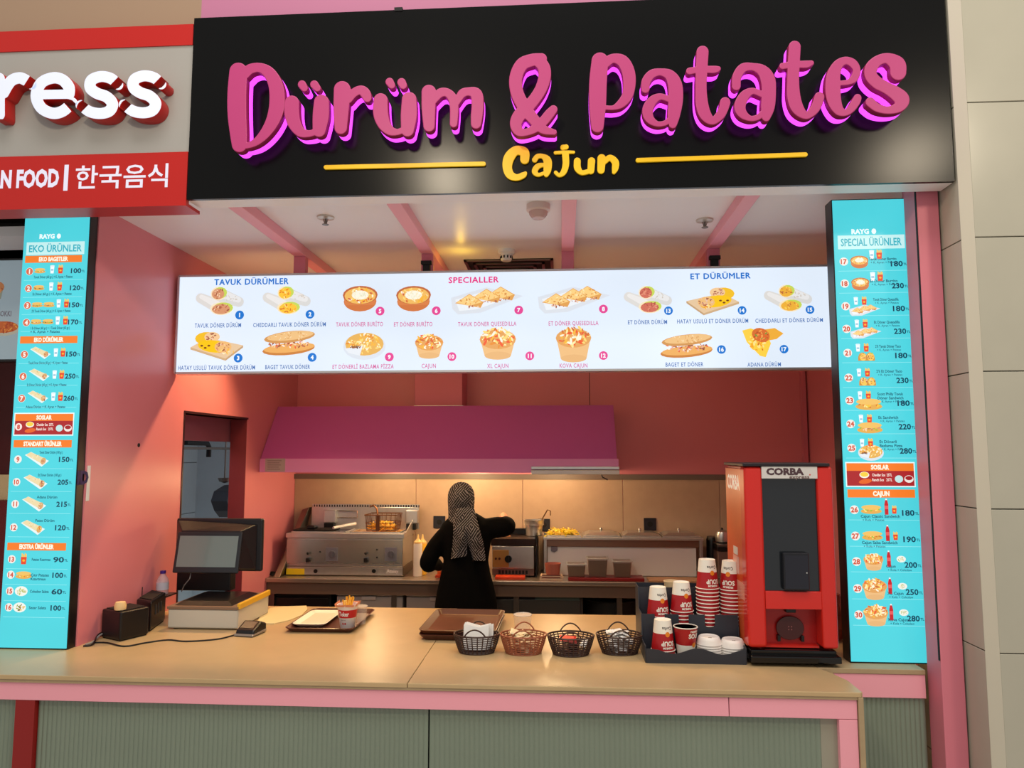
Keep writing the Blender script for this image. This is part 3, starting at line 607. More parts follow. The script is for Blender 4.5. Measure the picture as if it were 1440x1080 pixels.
# ================================================================== SIDE MENU PANELS
TEAL = (78, 208, 220)
def side_panel(name, label, X0, X1, Y, z0, z1, pxc, rows, title, ps, lo):
    r = thing(name, label, 'menu panel', ((X0+X1)/2, Y, z0))
    MB().box(X0-.004, X1+.004, Y+.002, Y+(.06 if X0 < 0 else .085), z0-.004, z1+.006).build('casing', BLACK, r, bevel=.003)
    MB().box(X0, X1, Y-.002, Y+.004, z0+.003, z1).build('backlit_film', film('teal_film', TEAL, .98, .14, 2.2), r)
    P = Print(Y-.002, .95, 'panel_print'); Wd = X1-X0
    kx = abs(atY(101, 600, Y)[0]-atY(100, 600, Y)[0])
    def A(u, py):     # u across the panel 0..1, py photo height
        P.at(pxc, py); P.X = X0+u*Wd; P.k = kx
        return P
    U = Wd/kx         # panel width in px
    A(.5, lo[0]).text('RAYG', -2, 0, 6, (240, 255, 255), 22, 'r', .05) ; P.text('O', 4, 0, 6, (240, 255, 255), 6, 'c', .08); P.ell(4, 0, 3, 2.6, (240, 255, 255), 12); P.X += 0; P.flush('brand_lettering', r)
    A(.5, lo[1]).rect(-U*.45, -9, U*.45, 9, (196, 240, 240)).text(title, 0, 0, 9.5, (56, 178, 196), U*.82, 'c', .025); P.flush('heading_lettering', r)
    for row in rows:
        k = row[0]
        if k == 'bar':
            A(.48, row[1]).rect(-U*.44, -5, U*.44, 5, (240, 122, 36)).text(row[2], 0, 0, 5.6, (255, 244, 224), row[3], 'c', .05); P.flush('section_bar', r)
        elif k == 'sauce':
            A(.48, row[1]).rect(-U*.455, -17, U*.455, 14, (226, 246, 246)).rect(-U*.44, -15.5, U*.44, -6, (240, 122, 36)).rect(-U*.44, -6, U*.44, 12.5, (168, 36, 40))
            P.text('SOSLAR', 0, -10.6, 5.4, (255, 240, 220), 22, 'c', .05); P.ell(-U*.21, -1, 6, 4, (240, 236, 226)).ell(-U*.21, -1.6, 5, 3, (246, 206, 70)); P.ell(-U*.2, 7, 8, 3, (226, 100, 36), 12, -.15)
            P.text('Cheddar Sos  25TL', 2, -1, 3.4, (250, 236, 226), 24, 'c', .02).text('Ranch Sos   25TL', 2, 5, 3.4, (250, 236, 226), 24, 'c', .02); P.ell(U*.24, 4, 5, 4.6, (190, 226, 226)).ell(U*.37, 4, 5.6, 4.6, (236, 226, 220)).ell(U*.37, 2.8, 4.4, 2.6, (160, 30, 36))
            if row[2]: P.ell(-U*.38, 2, 5, 5, (246, 226, 220), 14).text(row[2], 0-U*.38, 2, 5.6, (206, 70, 50), None, 'c', .05)
            P.flush('sauce_box', r)
        else:
            _, py, n, price, pu, foods, cap, capu, capdy, cap2 = row
            A(.5, py).rect(-U*.46, 12.2, U*.46, 12.7, (150, 232, 238)); P.flush('divider_line', r)
            A(ps[0], py).ell(0, 0, 5.4, 5.4, (232, 236, 230), 16).ell(0, 0, 4.9, 4.9, (214, 104, 74) if int(n) < 9 else (236, 232, 226), 16).text(n, 0, 0, 6, (244, 240, 232) if int(n) < 9 else (206, 84, 60), None, 'c', .04); P.flush('number_badge', r)
            for fn, u, dy, kw in foods:
                A(u, py+dy); fn(P, **kw); P.flush('food_picture', r)
            A(pu, py+ps[1]).text(price, 0, 0, 6.6, (16, 66, 88), 15, 'c', .03).text('TL', 8, .8, 3, (16, 66, 88), None, 'l', .02); P.flush('price_lettering', r)
            A(capu, py+capdy)
            mw = U*((.83 if int(n) > 16 else .79)-capu) if not (n in ('13', '14', '15', '16')) else U*(.70-capu)
            for i, c in enumerate(cap.split('|')): P.text(c, 0, i*5, 3.5, (20, 84, 104), min(mw, text2d(c, .02)[2]*5.0), 'l', .02)
            if cap2: P.text(cap2, 2, len(cap.split('|'))*5-.5, 2.7, (30, 96, 116), min(mw-2, text2d(cap2, .01)[2]*3.9), 'l', .01)
            P.flush('caption_lettering', r)
    return r
pz0 = ZC+.004
XP0, XP1, YP = -2.600, -2.274, 3.345
cupf = lambda a, b: [(f_cup, a, -2, dict(s=.75)), (f_fries, b, -2, dict(s=.85))]
LR_ = [('bar', 364, 'EKO BAGETLER', 42)]
for py, n, pr_, fs, cp in ((381, '1', '100', [(f_sand, .28, -1, dict(s=.55))]+cupf(.47, .60), 'Tavuk Döner (60 gr.) + K. Ayran + Patates'), (405, '2', '120', [(f_sand, .28, -1, dict(s=.55, cols=[(120, 70, 40), (160, 100, 50)]))]+cupf(.47, .60), 'Et Döner (60 gr.) + K. Ayran + Patates'),
   (429, '3', '150', [(f_sand, .27, -1, dict(s=.55)), (f_sand, .45, -1, dict(s=.55))]+cupf(.60, .72), "2'li Tavuk Döner (60 gr.) + K. Ayran + Patates"), (453, '4', '170', [(f_sand, .27, -1, dict(s=.55)), (f_sand, .45, -1, dict(s=.55, cols=[(120, 70, 40)]))]+cupf(.60, .72), '1 Et Döner (60 gr.) + 1 Tavuk Döner (60 gr.)|+ K. Ayran + Patates')):
    LR_.append(('row', py, n, pr_, .84, fs, cp, .19, 8, None))
LR_.append(('bar', 477.5, 'EKO DÜRÜMLER', 42))
for py, n, pr_, cp in ((498, '5', '150', 'Tavuk Döner Dürüm (60 gr.) + K. Ayran + Patates'), (529, '6', '250', 'Et Döner Dürüm (60 gr.) + K. Ayran + Patates'), (560, '7', '260', 'Adana Dürüm + K. Ayran + Patates')):
    LR_.append(('row', py, n, pr_, .84, [(f_roll, .36, -2, dict(s=.85))]+cupf(.60, .71), cp, .19, 12, None))
LR_.append(('sauce', 598, '8')); LR_.append(('bar', 624, 'STANDART ÜRÜNLER', 54))
for py, n, pr_, cp in ((646, '9', '150', 'Tavuk Döner Dürüm (100 gr.)'), (678, '10', '205', 'Et Döner Dürüm (100 gr.)'), (709, '11', '215', 'Adana Dürüm'), (742, '12', '120', 'Patso Dürüm')):
    LR_.append(('row', py, n, pr_, .82, [(f_roll, .40, 0, dict(s=.98, cols=YC if n == '12' else MEAT))], cp, .44, -10, None))
LR_.append(('bar', 769, 'EKSTRA ÜRÜNLER', 48))
for py, n, pr_, fn, cp in ((787, '13', '90', (f_fries, .30, 0, dict(s=1.0)), 'Patates Kızartması'), (809, '14', '100', (f_sand, .31, 0, dict(s=.75, cols=YC)), 'Çıtır Patates|Kızartması'), (832, '15', '60', (f_plate, .29, 0, {}), 'Coleslaw Salata'), (855, '16', '100', (f_plate, .28, 0, dict(green=1)), 'Sezar Salata')):
    LR_.append(('row', py, n, pr_, .82, [fn], cp, .42, 0, None))
side_panel('left_menu_panel', 'tall turquoise backlit menu panel at the left end of the counter', XP0, XP1, YP, pz0, atY(86, 295, YP)[1], 86, LR_, 'EKO ÜRÜNLER', (.12, 0), (332, 349))
XQ0, XQ1, YQ = xat(1197, 3.37, 930), xat(1307, 3.37, 930), 3.37
RR = []
cf2 = lambda a, b, dy: [(f_cup, a, dy, dict(s=.75)), (f_fries, b, dy, dict(s=.85))]
for py, n, pr_, fn, kw, cp, c2 in ((367, '17', '180', f_dish, dict(s=.46), 'Tavuk Döner Burrito', '+ K. Ayran + Patates'), (398, '18', '230', f_dish, dict(s=.46), 'Et Döner Burrito', '+ K. Ayran + Patates'),
   (430, '19', '180', f_quesa, dict(s=.38), 'Tavuk Döner Quesadilla', '+ K. Ayran + Patates'), (462, '20', '230', f_quesa, dict(s=.38), 'Et Döner Quesadilla', '+ K. Ayran + Patates'), (496, '21', '180', f_taco, dict(s=.62), "2'li Tavuk Döner Taco", '+ K. Ayran + Patates'),
   (531, '22', '230', f_taco, dict(s=.62), "2'li Et Döner Taco", '+ K. Ayran + Patates'), (563, '23', '180', f_sand, dict(s=1.1, cols=YC), 'Scott Philly Tavuk|Döner Sandwich', '+ K. Ayran + Patates'),
   (596, '24', '220', f_sand, dict(s=1.05), 'Et Sandwich', '+ K. Ayran + Patates'), (630, '25', '280', f_pizza, dict(s=.52), 'Et Dönerli|Bazlama Pizza', '+ K. Ayran + Patates')):
    RR.append(('row', py, n, pr_, .83, cf2(.50, .60, -9) if py < 420 else [(f_cup, .26, -7, dict(s=.65)), (f_fries, .37, -7, dict(s=.75))], cp, .46 if py < 420 else .49, -3 if py < 420 else -9, c2))
    RR[-1][5].append((fn, .33 if py < 420 else .37, 1 if py < 420 else 5, kw))
RR.append(('sauce', 669, None)); RR.append(('bar', 694, 'CAJUN', 20))
for py, n, pr_, fn, kw, cp in ((717, '26', '180', f_sand, dict(s=.85, cols=YC), 'Cajun Classic Sandwich'), (754, '27', '190', f_sand, dict(s=.85, cols=YC), 'Cajun Salsa Sandwich'), (790, '28', '200', f_bowl, dict(s=.6), 'Cajun'), (828, '29', '250', f_bowl, dict(s=.74), 'XL Cajun'), (865, '30', '280', f_bowl, dict(s=.74), 'Kova Cajun')):
    ex = [(f_bottle, .54, -4, dict(s=.85)), (f_fries, .64, 0, dict(s=.7)) if int(n) < 28 else (f_plate, .70, -4, dict(s=.62))]
    RR.append(('row', py, n, pr_, .82, [(fn, .34, -1, kw)]+ex, cp, .2 if int(n) < 28 else .50, 9 if int(n) < 28 else 6, '+ Kola + Patates' if int(n) < 28 else '+ Kola + Coleslaw'))
side_panel('right_menu_panel', 'tall turquoise backlit menu panel beside the soup machine on the right', XQ0, XQ1, YQ, pz0, atY(1225, 281, YQ)[1], 1240, RR, 'SPECIAL ÜRÜNLER', (.12, 4), (325, 340))
# ================================================================== POST AND COUNTER
PY = 3.2
post = thing('pink_post', 'pink square metal post between the right menu panel and the stone column', 'post', (1.57, PY, 0))
MB().box(1.527, 1.617, PY, PY+.12, 0, 3.15).build('post_tube', PINK, post, bevel=.003)
MB().box(XQ1+.012, 1.66, PY+.19, PY+.23, ZC+.0, 3.15).build('side_strip', PINK, post)
MB().box(1.5245, 1.5268, PY+.002, PY+.014, ZC+.06, 3.1).build('shadow_gap', BLACKM, post)

CT = mat('beige_worktop', (188, 160, 118), .34, noise=.09, nscale=9, spec=.5)
CTE = mat('worktop_edge', (170, 146, 112), .5, noise=.15, nscale=20)
XC0, XC1 = -3.4, 1.128
cYf = 2.965; th = .018
ctr = thing('service_counter', 'long beige topped service counter with pink rails and ribbed green glass front', 'counter', (-.8, cYf, 0))
jx = atZ(405, 950, ZC)[0]; XJ = -.612
MB().box(XC0, XJ-.0012, cYf, 4.37, ZC-th, ZC).build('worktop', CT, ctr, bevel=.002)
MB().prism([(XJ+.0012, cYf), (XC1-.01, cYf), (XC1, cYf+.01), (XC1, 3.12), (XC1-.03, 3.22), (XC1-.062, 3.3), (XC1-.062, 4.26), (XJ+.0012, 4.26)], ZC-th, ZC, 'z').build('worktop', CT, ctr, bevel=.003)
MB().box(XC1-.02, XC1, cYf, 3.29, 0, ZC-th).build('end_panel', CTE, ctr, bevel=.003)
MB().box(XC0, jx, cYf+.004, cYf+.02, ZC-th-.012, ZC-th).box(jx, XC1-.021, cYf+.004, cYf+.02, ZC-th-.010, ZC-th).build('edge_band', CTE, ctr)
zr0 = zat(1000, cYf+.01, 700); zr1 = ZC-th-.012
rj = xat(1025, cYf+.01, 985)
MB().box(XC0, rj-.0015, cYf+.01, cYf+.05, zr0, zr1).build('rail', PINKB, ctr, bevel=.0015)
MB().box(rj+.0015, XC1-.022, cYf+.01, cYf+.05, zr0, zr1).build('rail', PINKB, ctr, bevel=.0015)
px0 = xat(1181, cYf+.01, 1040)
MB().box(px0, XC1-.022, cYf+.01, cYf+.05, 0, zr0-.002).build('leg', PINKB, ctr, bevel=.0015)
def ribbed_mat():
    m = mat('ribbed_glass', (122, 134, 118), .25, spec=.6, noise=.1, nscale=2.5); return m
RIB = ribbed_mat()
def ribbed(name, x0, x1, y, z0, z1, parent, step=.0195):
    n = max(1, round((x1-x0)/step)); st = (x1-x0)/n; prof = []
    for i in range(n):
        for k in range(5):
            a = PI*k/5; prof.append((x0+i*st+st*(k/5), y-.0035*math.sin(a)))
    prof.append((x1, y)); prof += [(x1, y+.006), (x0, y+.006)]
    o = MB().prism(prof, z0, z1, 'z').build(name, RIB, parent, smooth=False); return o
y = cYf+.035
e0, e1, e2 = xat(25, y, 1030), xat(52, y, 1030), xat(603, y, 1040)
ribbed('ribbed_panel', XC0, e0-.002, y, .06, zr0, ctr)
ribbed('ribbed_panel', e1+.002, e2-.003, y, .06, zr0, ctr)
ribbed('ribbed_panel', e2+.003, px0-.06, y, .06, zr0, ctr)
MB().box(px0-.062, px0, y-.002, y+.006, .06, zr0).build('side_filler', mat('filler_grey', (150, 146, 130), .5), ctr)
MB().box(e0, e1, cYf+.012, cYf+.05, 0, zr0).build('red_post', mat('deep_red', (140, 20, 18), .4), ctr)
MB().box(XC0, XC1-.03, cYf+.08, cYf+.1, 0, ZC-th-.02).build('back_board', mat('dark_board', (46, 50, 46), .6), ctr)
MB().box(XC0, XC1-.03, 4.2, 4.22, 0, ZC-.03).build('back_panel', mat('counter_back', (70, 60, 56), .5), ctr)
# ledge to the right of the counter
LY = 3.285
led = thing('side_ledge', 'short pink fronted ledge under the right menu panel with ribbed glass below', 'ledge', (1.3, LY, 0))
lz = zat(982, LY, 1260)
MB().box(XC1-.062+.001, 1.504, LY, LY+.62, ZC-.02, ZC).build('ledge_top', CTE, led, bevel=.002)
MB().box(XC1+.001, 1.504, LY+.004, LY+.04, lz, ZC-.021).build('rail', PINKB, led, bevel=.0015)
ribbed('ribbed_panel', XC1+.001, 1.504, LY+.02, 0, lz-.001, led)
# neighbour stall seen in the gap at the far left
nb = struct('wall_neighbour', MB().box(-5, XW-.26, 4.6, 4.7, 0, 3.2), mat('neighbour_dark_red', (90, 16, 16), .4))
struct('ceiling_neighbour', MB().box(-5, XW-.14, 3.1, 4.7, 3.1, 3.15), mat('neighbour_ceiling', (70, 56, 46), .5))
struct('trim_2', MB().box(-5, XW-.14, 3.75, 3.95, 2.95, 3.1), mat('neighbour_beam', (24, 14, 14), .5))
nbd = thing('neighbour_menu_board', 'pale menu board of the neighbouring stall with round food dishes, at the left edge', 'menu board', (-3.1, 3.8, 2.1))
za, zb2 = atY(20, 505, 3.8)[1], atY(20, 366, 3.8)[1]; xe = xat(36, 3.8, 430)
MB().box(xe-.9, xe, 3.8, 3.86, za, zb2).build('casing', mat('nb_board', (150, 168, 178), .4, emit=.35), nbd)
MB().box(xe-.9, xe+.006, 3.805, 3.87, za-.012, zb2+.012).build('frame', BLACK, nbd)
P = Print(3.8, .5, 'neighbour_print')
P.at(-2, 408); P.poly([(-10, -4), (7, -4), (4, 12), (-10, 12)], (150, 150, 130)).ell(-3, -4, 11, 8, (190, 120, 70)).bits(20, -3, -4, 10, 7, [(214, 140, 80), (160, 80, 40)], 1.2); P.flush('food_picture', nbd)
P.at(5, 460).ell(0, 2, 24, 10, (196, 190, 170)).ell(0, 0, 21, 8, (206, 100, 40)).bits(50, 0, 0, 20, 7.5, [(226, 120, 50), (180, 70, 30), (240, 160, 70)], 1.1); P.flush('food_picture', nbd)
P.at(4, 441).text('TTEOKBOKKI', 12, 0, 7, (120, 110, 120), 40, 'r', .02); P.flush('caption_lettering', nbd)
X, Z = atY(8, 690, 4.5)
sh = thing('neighbour_shelf', 'dark red back shelf with a lit beige panel in the neighbouring stall', 'shelf', (X, 4.5, 0))
MB().box(X-.5, X+.2, 4.5, 4.595, 0, zat(704, 4.5, 5)).build('cabinet', mat('nb_cab', (120, 20, 18), .4), sh)
MB().box(X-.5, X+.2, 4.56, 4.598, zat(704, 4.5, 5)+.002, zat(668, 4.5, 5)).build('beige_panel', mat('nb_beige', (206, 176, 130), .5, emit=.15), sh)

# ================================================================== EXTRACTOR HOOD
HX0, HX1 = XW+.004, xat(870, 5.43, 650)
HY0, HY1 = 5.43, 5.76
hz0, hz1, hz2 = zat(665, HY0), zat(646, HY0), zat(570, HY1)
HD = mat('hood_pink', (190, 92, 168), .3, noise=.04, nscale=2, spec=.5)
hood = thing('extractor_hood', 'wide magenta pink extractor hood over the cooking line', 'hood', ((HX0+HX1)/2, HY0, hz0))
MB().prism([(HY0+.012, hz1), (HY1, hz2), (YB-.001, hz2), (YB-.001, hz1)], HX0, HX1-.01, 'x').build('canopy', HD, hood, bevel=.003)
MB().box(HX0, HX1, HY0, HY0+.015, hz0, hz1+.004).box(HX1-.015, HX1, HY0+.015, YB-.001, hz0, hz1+.004).build('front_lip', mat('hood_lip_lit', (222, 140, 200), .3), hood, bevel=.002)  # lip colour lighter than the canopy: light falling on it is painted in
b = MB()
for i in range(6):
    w_ = (HX1-.02-HX0)/6; b.box(HX0+i*w_+.01, HX0+(i+1)*w_-.01, HY0+.1, YB-.06, hz1-.012, hz1-.002)
b.build('grease_filter', STEELD, hood)
x0, x1 = xat(373, HY0, 655), xat(401, HY0, 655)
o = MB().box(x0, x1, HY0-.002, HY0, zat(664, HY0), zat(645, HY0)).build('rating_plate', mat('plate_grey', (176, 160, 160), .4), hood)
pp = Print(HY0-.002, 0, 'ink_print')
for k in range(5): pp.at(387, 648+k*3).rect(-11, -.5, 9-(k*3 % 5), .3, (120, 100, 110))
pp.flush('plate_lines', hood)
x0, x1 = xat(583, 5.9, 550), xat(650, 5.9, 550)
MB().box(x0, x1, 5.9, YB-.001, hz2+.012, CZ).build('duct', PINK, hood, bevel=.003)
MB().box(x0, x1+.01, 5.89, YB-.001, hz2+.001, hz2+.012).build('duct_flange', STEEL, hood)
x0, x1 = xat(747, HY0-.03, 660), xat(871, HY0-.03, 660)
lt = thing('strip_lamp', 'grey strip lamp fitting under the right end of the hood lip', 'lamp', (x0, HY0-.03, hz0))
MB().box(x0, x1, HY0-.035, HY0-.003, zat(667, HY0), zat(661, HY0)).build('cover', mat('lamp_cover', (196, 190, 186), .3, .3), lt, bevel=.003)
MB().box(x0, x1, HY0-.03, HY0-.003, zat(660, HY0), zat(656, HY0)).build('housing', STEEL, lt, bevel=.002)
xx = xat(845, HY0, 665)
b = MB().tube([(xx, HY0+.02, hz0+.01), (xx+.01, HY0+.02, hz0-.03), (xx+.05, HY0+.02, hz0-.05)], .005, 6); b.build('loose_cable', BLACK, lt)

# ================================================================== BACK WORKTOP AND BELOW
ZW = .90; WY = 5.61
wt = thing('steel_worktop', 'long stainless steel worktop along the back wall', 'worktop', (-.6, WY, 0))
WX0, WX1 = XW+.003, 1.25
SW = mat('steel_top', (176, 160, 146), .3, .75, noise=.06, nscale=10)
MB().box(WX0, WX1, WY, YB-.035, ZW-.03, ZW).build('top', SW, wt, bevel=.004)
MB().box(WX0, WX1, WY+.03, WY+.05, ZW-.12, ZW-.031).build('apron', mat('apron_brown', (110, 90, 78), .5, .3), wt)
for x in (WX0+.03, -1.28, -.35, .42, WX1-.05):
    MB().box(x-.02, x+.02, WY+.06, WY+.10, 0, ZW-.031).build('leg', STEELD, wt)
MB().box(WX0, WX1, YB-.12, YB-.1, .05, ZW-.04).build('back_board', mat('under_dark', (26, 22, 22), .7), wt)
FZ = mat('grey_plastic', (158, 150, 148), .4)
for i, (a, c) in enumerate(((473, 566), (571, 660))):
    yb = WY+.06; x0, x1 = xat(a, yb, 840), xat(c, yb, 840)
    t = thing('storage_chest', ['grey storage chest under the worktop, left of its twin', 'grey storage chest under the worktop, half hidden by the standing person'][i], 'chest', ((x0+x1)/2, yb, 0), 0, 'grey chests under the worktop')
    z1 = zat(829, yb, 520); z2 = zat(838, yb, 520)
    MB().box(x0, x1, yb+.01, yb+.4, 0, z2-.004).build('body', FZ, t, bevel=.008)
    MB().box(x0-.003, x1+.003, yb, yb+.41, z2, z1).build('lid', FZ, t, bevel=.008)
    MB().box((x0+x1)/2-.06, (x0+x1)/2+.05, yb-.006, yb+.01, z2-.03, z2-.003).build('latch', mat('latch_grey', (176, 168, 166), .4), t, bevel=.003)
x0, x1 = xat(368, WY, 840), xat(460, WY, 840)
t = thing('dark_cabinet', 'black cabinet under the worktop, below the fryer and left of the chests', 'cabinet', ((x0+x1)/2, WY+.1, 0))
MB().box(x0, x1, WY+.1, YB-.15, .02, ZW-.13).build('body', BLACKM, t, bevel=.004); MB().box(x0+.02, x1-.02, WY+.085, WY+.1, .1, ZW-.16).build('door', BLACK, t, bevel=.003)
x0, x1 = xat(690, WY, 840), xat(820, WY, 840)
t = thing('undercounter_fridge', 'dark grey undercounter fridge right of the standing person', 'fridge', ((x0+x1)/2, WY+.1, 0))
MB().box(x0, x1, WY+.1, YB-.15, .02, ZW-.13).build('body', mat('fridge_dark', (58, 56, 56), .4), t, bevel=.004)
MB().box(x0+.02, x1-.02, WY+.08, WY+.1, .1, ZW-.15).build('door', mat('fridge_door', (66, 64, 62), .3), t, bevel=.003)
MB().box(xat(752, WY, 830), xat(815, WY, 830), WY+.07, WY+.08, ZW-.15, ZW-.12).build('top_strip', mat('green_grey', (74, 92, 90), .4), t)
x0, x1 = xat(822, WY, 840), xat(906, WY, 840)
t = thing('shadow_form', 'black rounded form standing in for the shadow under the worktop right of the dark fridge', 'shadow', ((x0+x1)/2, WY+.3, 0))
MB().lathe([(.16, 0), (.17, .02), (.2, .5), (.21, .72), (.22, .73), (.2, .74), (.0001, .70)], ((x0+x1)/2, WY+.33, 0), 24).build('body', BLACKM, t, smooth=True)  # dark solid in place of a bowl-shaped shadow under the worktop

# wall sockets
for i, (px, py) in enumerate(((618, 734), (765, 738), (914, 737))):
    X, Z = atY(px, py, YB-.013)
    t = thing('wall_socket', ['black square wall socket behind the squeeze bottles and person', 'black square wall socket behind the pot with the ladle', 'black square wall socket above the lidded steel pans'][i], 'socket', (X, YB-.013, Z), 0, 'black wall sockets')
    MB().box(X-.05, X+.05, YB-.022, YB-.0135, Z-.05, Z+.05).build('plate', mat('socket_black', (34, 36, 44), .3), t, bevel=.003)
    MB().cyl((X, YB-.023, Z), (X, YB-.0225, Z), .022, n=16).build('socket_face', BLACKM, t)
# badge on the left wall
ya, zc1 = atX(116, 655, XW+.004); yb_, zc2 = atX(128, 704, XW+.004); ya2 = atX(128, 655, XW+.004)[0]
y1_ = ya2; y0_ = max(y1_-.14, 3.412)
bd = thing('wall_notice', 'white rounded notice with a dark blue letter on the left wall behind the menu panel', 'notice', (XW+.004, (y0_+y1_)/2, zc2))
MB().box(XW+.001, XW+.004, y0_, y1_, zc2, zc1).build('plate', WHITE, bd, bevel=.001)
vs, fs, wd = text2d('ID', .05); k = .085
b = MB(); b.add([(XW+.005, y1_-.015-(wd-p[0])*k, zc1-.025-(.7-p[1])*k) for p in vs], fs); b.build('lettering', mat('ink_navy', (44, 30, 90), .5), bd)
# ================================================================== THINGS ON THE COUNTER
def cx_(px, py, z=ZC): return atZ(px, py, z)
# --- cash drawer and point of sale terminal
(x0, y0), (x1, _), (xx, y1) = cx_(235, 885), cx_(335, 886), cx_(377, 863)
dh = zat(857, y0, 285)
DRW = mat('drawer_cream', (196, 192, 180), .4, noise=.04)
t = thing('cash_drawer', 'cream metal cash drawer under the black till screens', 'cash drawer', ((x0+x1)/2, y0, ZC))
MB().box(x0, x1, y0+.004, y1, ZC+.006, dh).build('body', DRW, t, bevel=.004)
MB().box(x0+.004, x1-.004, y0, y0+.004, ZC+.012, dh-.004).build('front', DRW, t, bevel=.001)
MB().box(x0-.004, x1+.002, y0-.004, y1, dh, dh+.014).build('top_plate', mat('till_top_brown', (130, 104, 84), .4), t, bevel=.002)
MB().box(x1-.006, x1+.010, y0, y1, dh+.002, dh+.03).build('lit_edge', mat('lit_edge', (226, 176, 40), .4), t, bevel=.002)  # yellow strip paints the light caught along the drawer's right edge
for a in (x0+.03, x1-.03):
    for c in (y0+.03, y1-.03): MB().cyl((a, c, ZC), (a, c, ZC+.007), .012, n=10).build('foot', BLACK, t)
tz = dh+.014
t = thing('till_terminal', 'black double screen till on the cash drawer, small grey screen facing out', 'till', ((x0+x1)/2, y0+.25, tz))
b = MB(); b.frustum((x0+.02, x1-.04, y0+.02, y1-.03), (x0+.05, x1-.08, y0+.06, y1-.07), tz, tz+.018); b.build('base', BLACK, t, bevel=.004)
sx0, sx1 = xat(252, 4.12, 830), xat(327, 4.12, 830)
MB().box(sx0, sx1, 4.09, 4.16, tz+.018, zat(803, 4.1, 290)+.03).build('stand', BLACK, t, bevel=.006)
ms = MB(); YM = 4.12
mx0, mx1, mz0, mz1 = xat(247, YM, 760), xat(369, YM, 760), zat(803, YM, 300), zat(729, YM, 300)
ms.box(mx0, mx1, YM, YM+.03, mz0, mz1)
ms.build('main_screen_back', mat('till_black', (24, 24, 30), .4), t, bevel=.01)
YF = 3.99
fx0, fx1, fz0, fz1 = xat(243, YF, 776), xat(335, YF, 776), zat(806, YF, 290), zat(748, YF, 290)
MB().add([(mx0+.005, YM, mz0+.01), (mx1-.03, YM, mz0+.01), (mx1-.03, YM, mz1-.03), (mx0+.005, YM, mz1-.01), (fx0+.02, YF+.02, fz0+.02), (fx1-.01, YF+.02, fz0+.02), (fx1-.01, YF+.05, fz1-.0), (fx0+.02, YF+.05, fz1-.0)],
    [(0, 1, 2, 3), (4, 7, 6, 5), (0, 4, 5, 1), (1, 5, 6, 2), (2, 6, 7, 3), (3, 7, 4, 0)]).build('rear_housing', mat('till_black', (24, 24, 30)), t, bevel=.005)
b = MB(); b.box(fx0, fx1, YF, YF+.016, fz0, fz1); b.rot(0, 'X', math.radians(-12), ((fx0+fx1)/2, YF, fz0)); cs = b.build('customer_screen', mat('till_bezel', (40, 44, 50), .3), t, bevel=.006)
b = MB(); b.box(fx0+.018, fx1-.018, YF-.002, YF-.0005, fz0+.032, fz1-.022); b.rot(0, 'X', math.radians(-12), ((fx0+fx1)/2, YF, fz0)); b.build('glass', mat('screen_grey', (112, 126, 124), .12, emit=.12, coat=.5), cs)
b = MB().tube([(sx0+.05, 4.05, tz+.02), (sx0+.08, 4.02, tz+.06), (sx0+.12, 4.0, tz+.10), (sx0+.10, 4.06, tz+.16)], .003, 6); b.build('cable', mat('cable_grey', (140, 140, 140), .4), t, smooth=True)
# --- black boxes by the wall
def boxdev(name, label, cat, p0, p1, p2, ytop, parts):
    a, b_, c = Vector((*cx_(*p0), 0)), Vector((*cx_(*p1), 0)), Vector((*cx_(*p2), 0)); d = a+c-b_
    z1 = zat(ytop, b_.y, p1[0]); q = [a, b_, c, d]; ctr_ = sum(q, Vector())/4
    t = thing(name, label, cat, (ctr_.x, ctr_.y, ZC))
    MB().prism([(v.x, v.y) for v in q], ZC+.004, z1, 'z').build('body', BLACK, t, bevel=.01, seg=3)
    parts(t, q, z1); return t
def pA(t, q, z1):
    m = (q[0]+q[1]+q[2]+q[3])/4
    MB().prism([tuple((m+(v-m)*.8)[:2]) for v in q], z1, z1+.004, 'z').build('top_cover', BLACKM, t, bevel=.001)
    MB().prism([tuple((m+(v-m)*.9)[:2]) for v in q], ZC, ZC+.004, 'z').build('foot_pad', BLACKM, t)
boxdev('speaker_box', 'plain black box standing nearest the front by the pink wall', 'box', (141, 897), (168, 903), (209, 893), 861, pA)
def pB(t, q, z1):
    pA(t, q, z1)
    a, b_ = q[1], q[2]; n = (b_-a).normalized()
    for k in range(3):
        p = a+(b_-a)*(.3+.18*k); MB().box(p.x-.004, p.x+.004, p.y-.006, p.y+.004, z1-.08, z1-.03).build('slot', mat('slot_grey', (60, 60, 62), .4), t)
    MB().cyl((q[0].x, q[0].y+.05, z1-.01), (q[0].x, q[0].y+.05, z1+.05), .0025, n=6).build('antenna', BLACK, t)
boxdev('receipt_printer', 'black slotted receipt printer between the plain black box and the cash drawer', 'printer', (190, 884), (211, 889), (232, 873), 846, pB)
x, y = cx_(168, 903); zt_ = zat(861, y, 168)+.004
X, Y_ = atZ(169, 857, zt_)
tag(MB().lathe([(.0001, -.02), (.026, -.02), (.028, 0), (.022, .016), (.0001, .02)], (X, Y_, zt_+.02), 16).build('bread_roll', mat('bun_cream', (230, 196, 140), .6), smooth=True, origin=(X, Y_, zt_)), 'small round cream object on top of the plain black box', 'roll')
b = MB(); pts = [(*cx_(332, 894), ZC+.006), (*cx_(305, 900), ZC+.004), (*cx_(262, 903), ZC+.004), (*cx_(236, 901), ZC+.004), (*cx_(205, 905), ZC+.004), (*cx_(175, 910), ZC+.004), (*cx_(150, 905), ZC+.004), (*cx_(128, 905), ZC+.004)]
b.tube([tuple(v) for v in catmull(pts, 5)], .0035, 6)
tag(b.build('black_cable', BLACK, smooth=True, origin=pts[3]), 'thin black cable running along the counter from the card reader to the wall', 'cable')
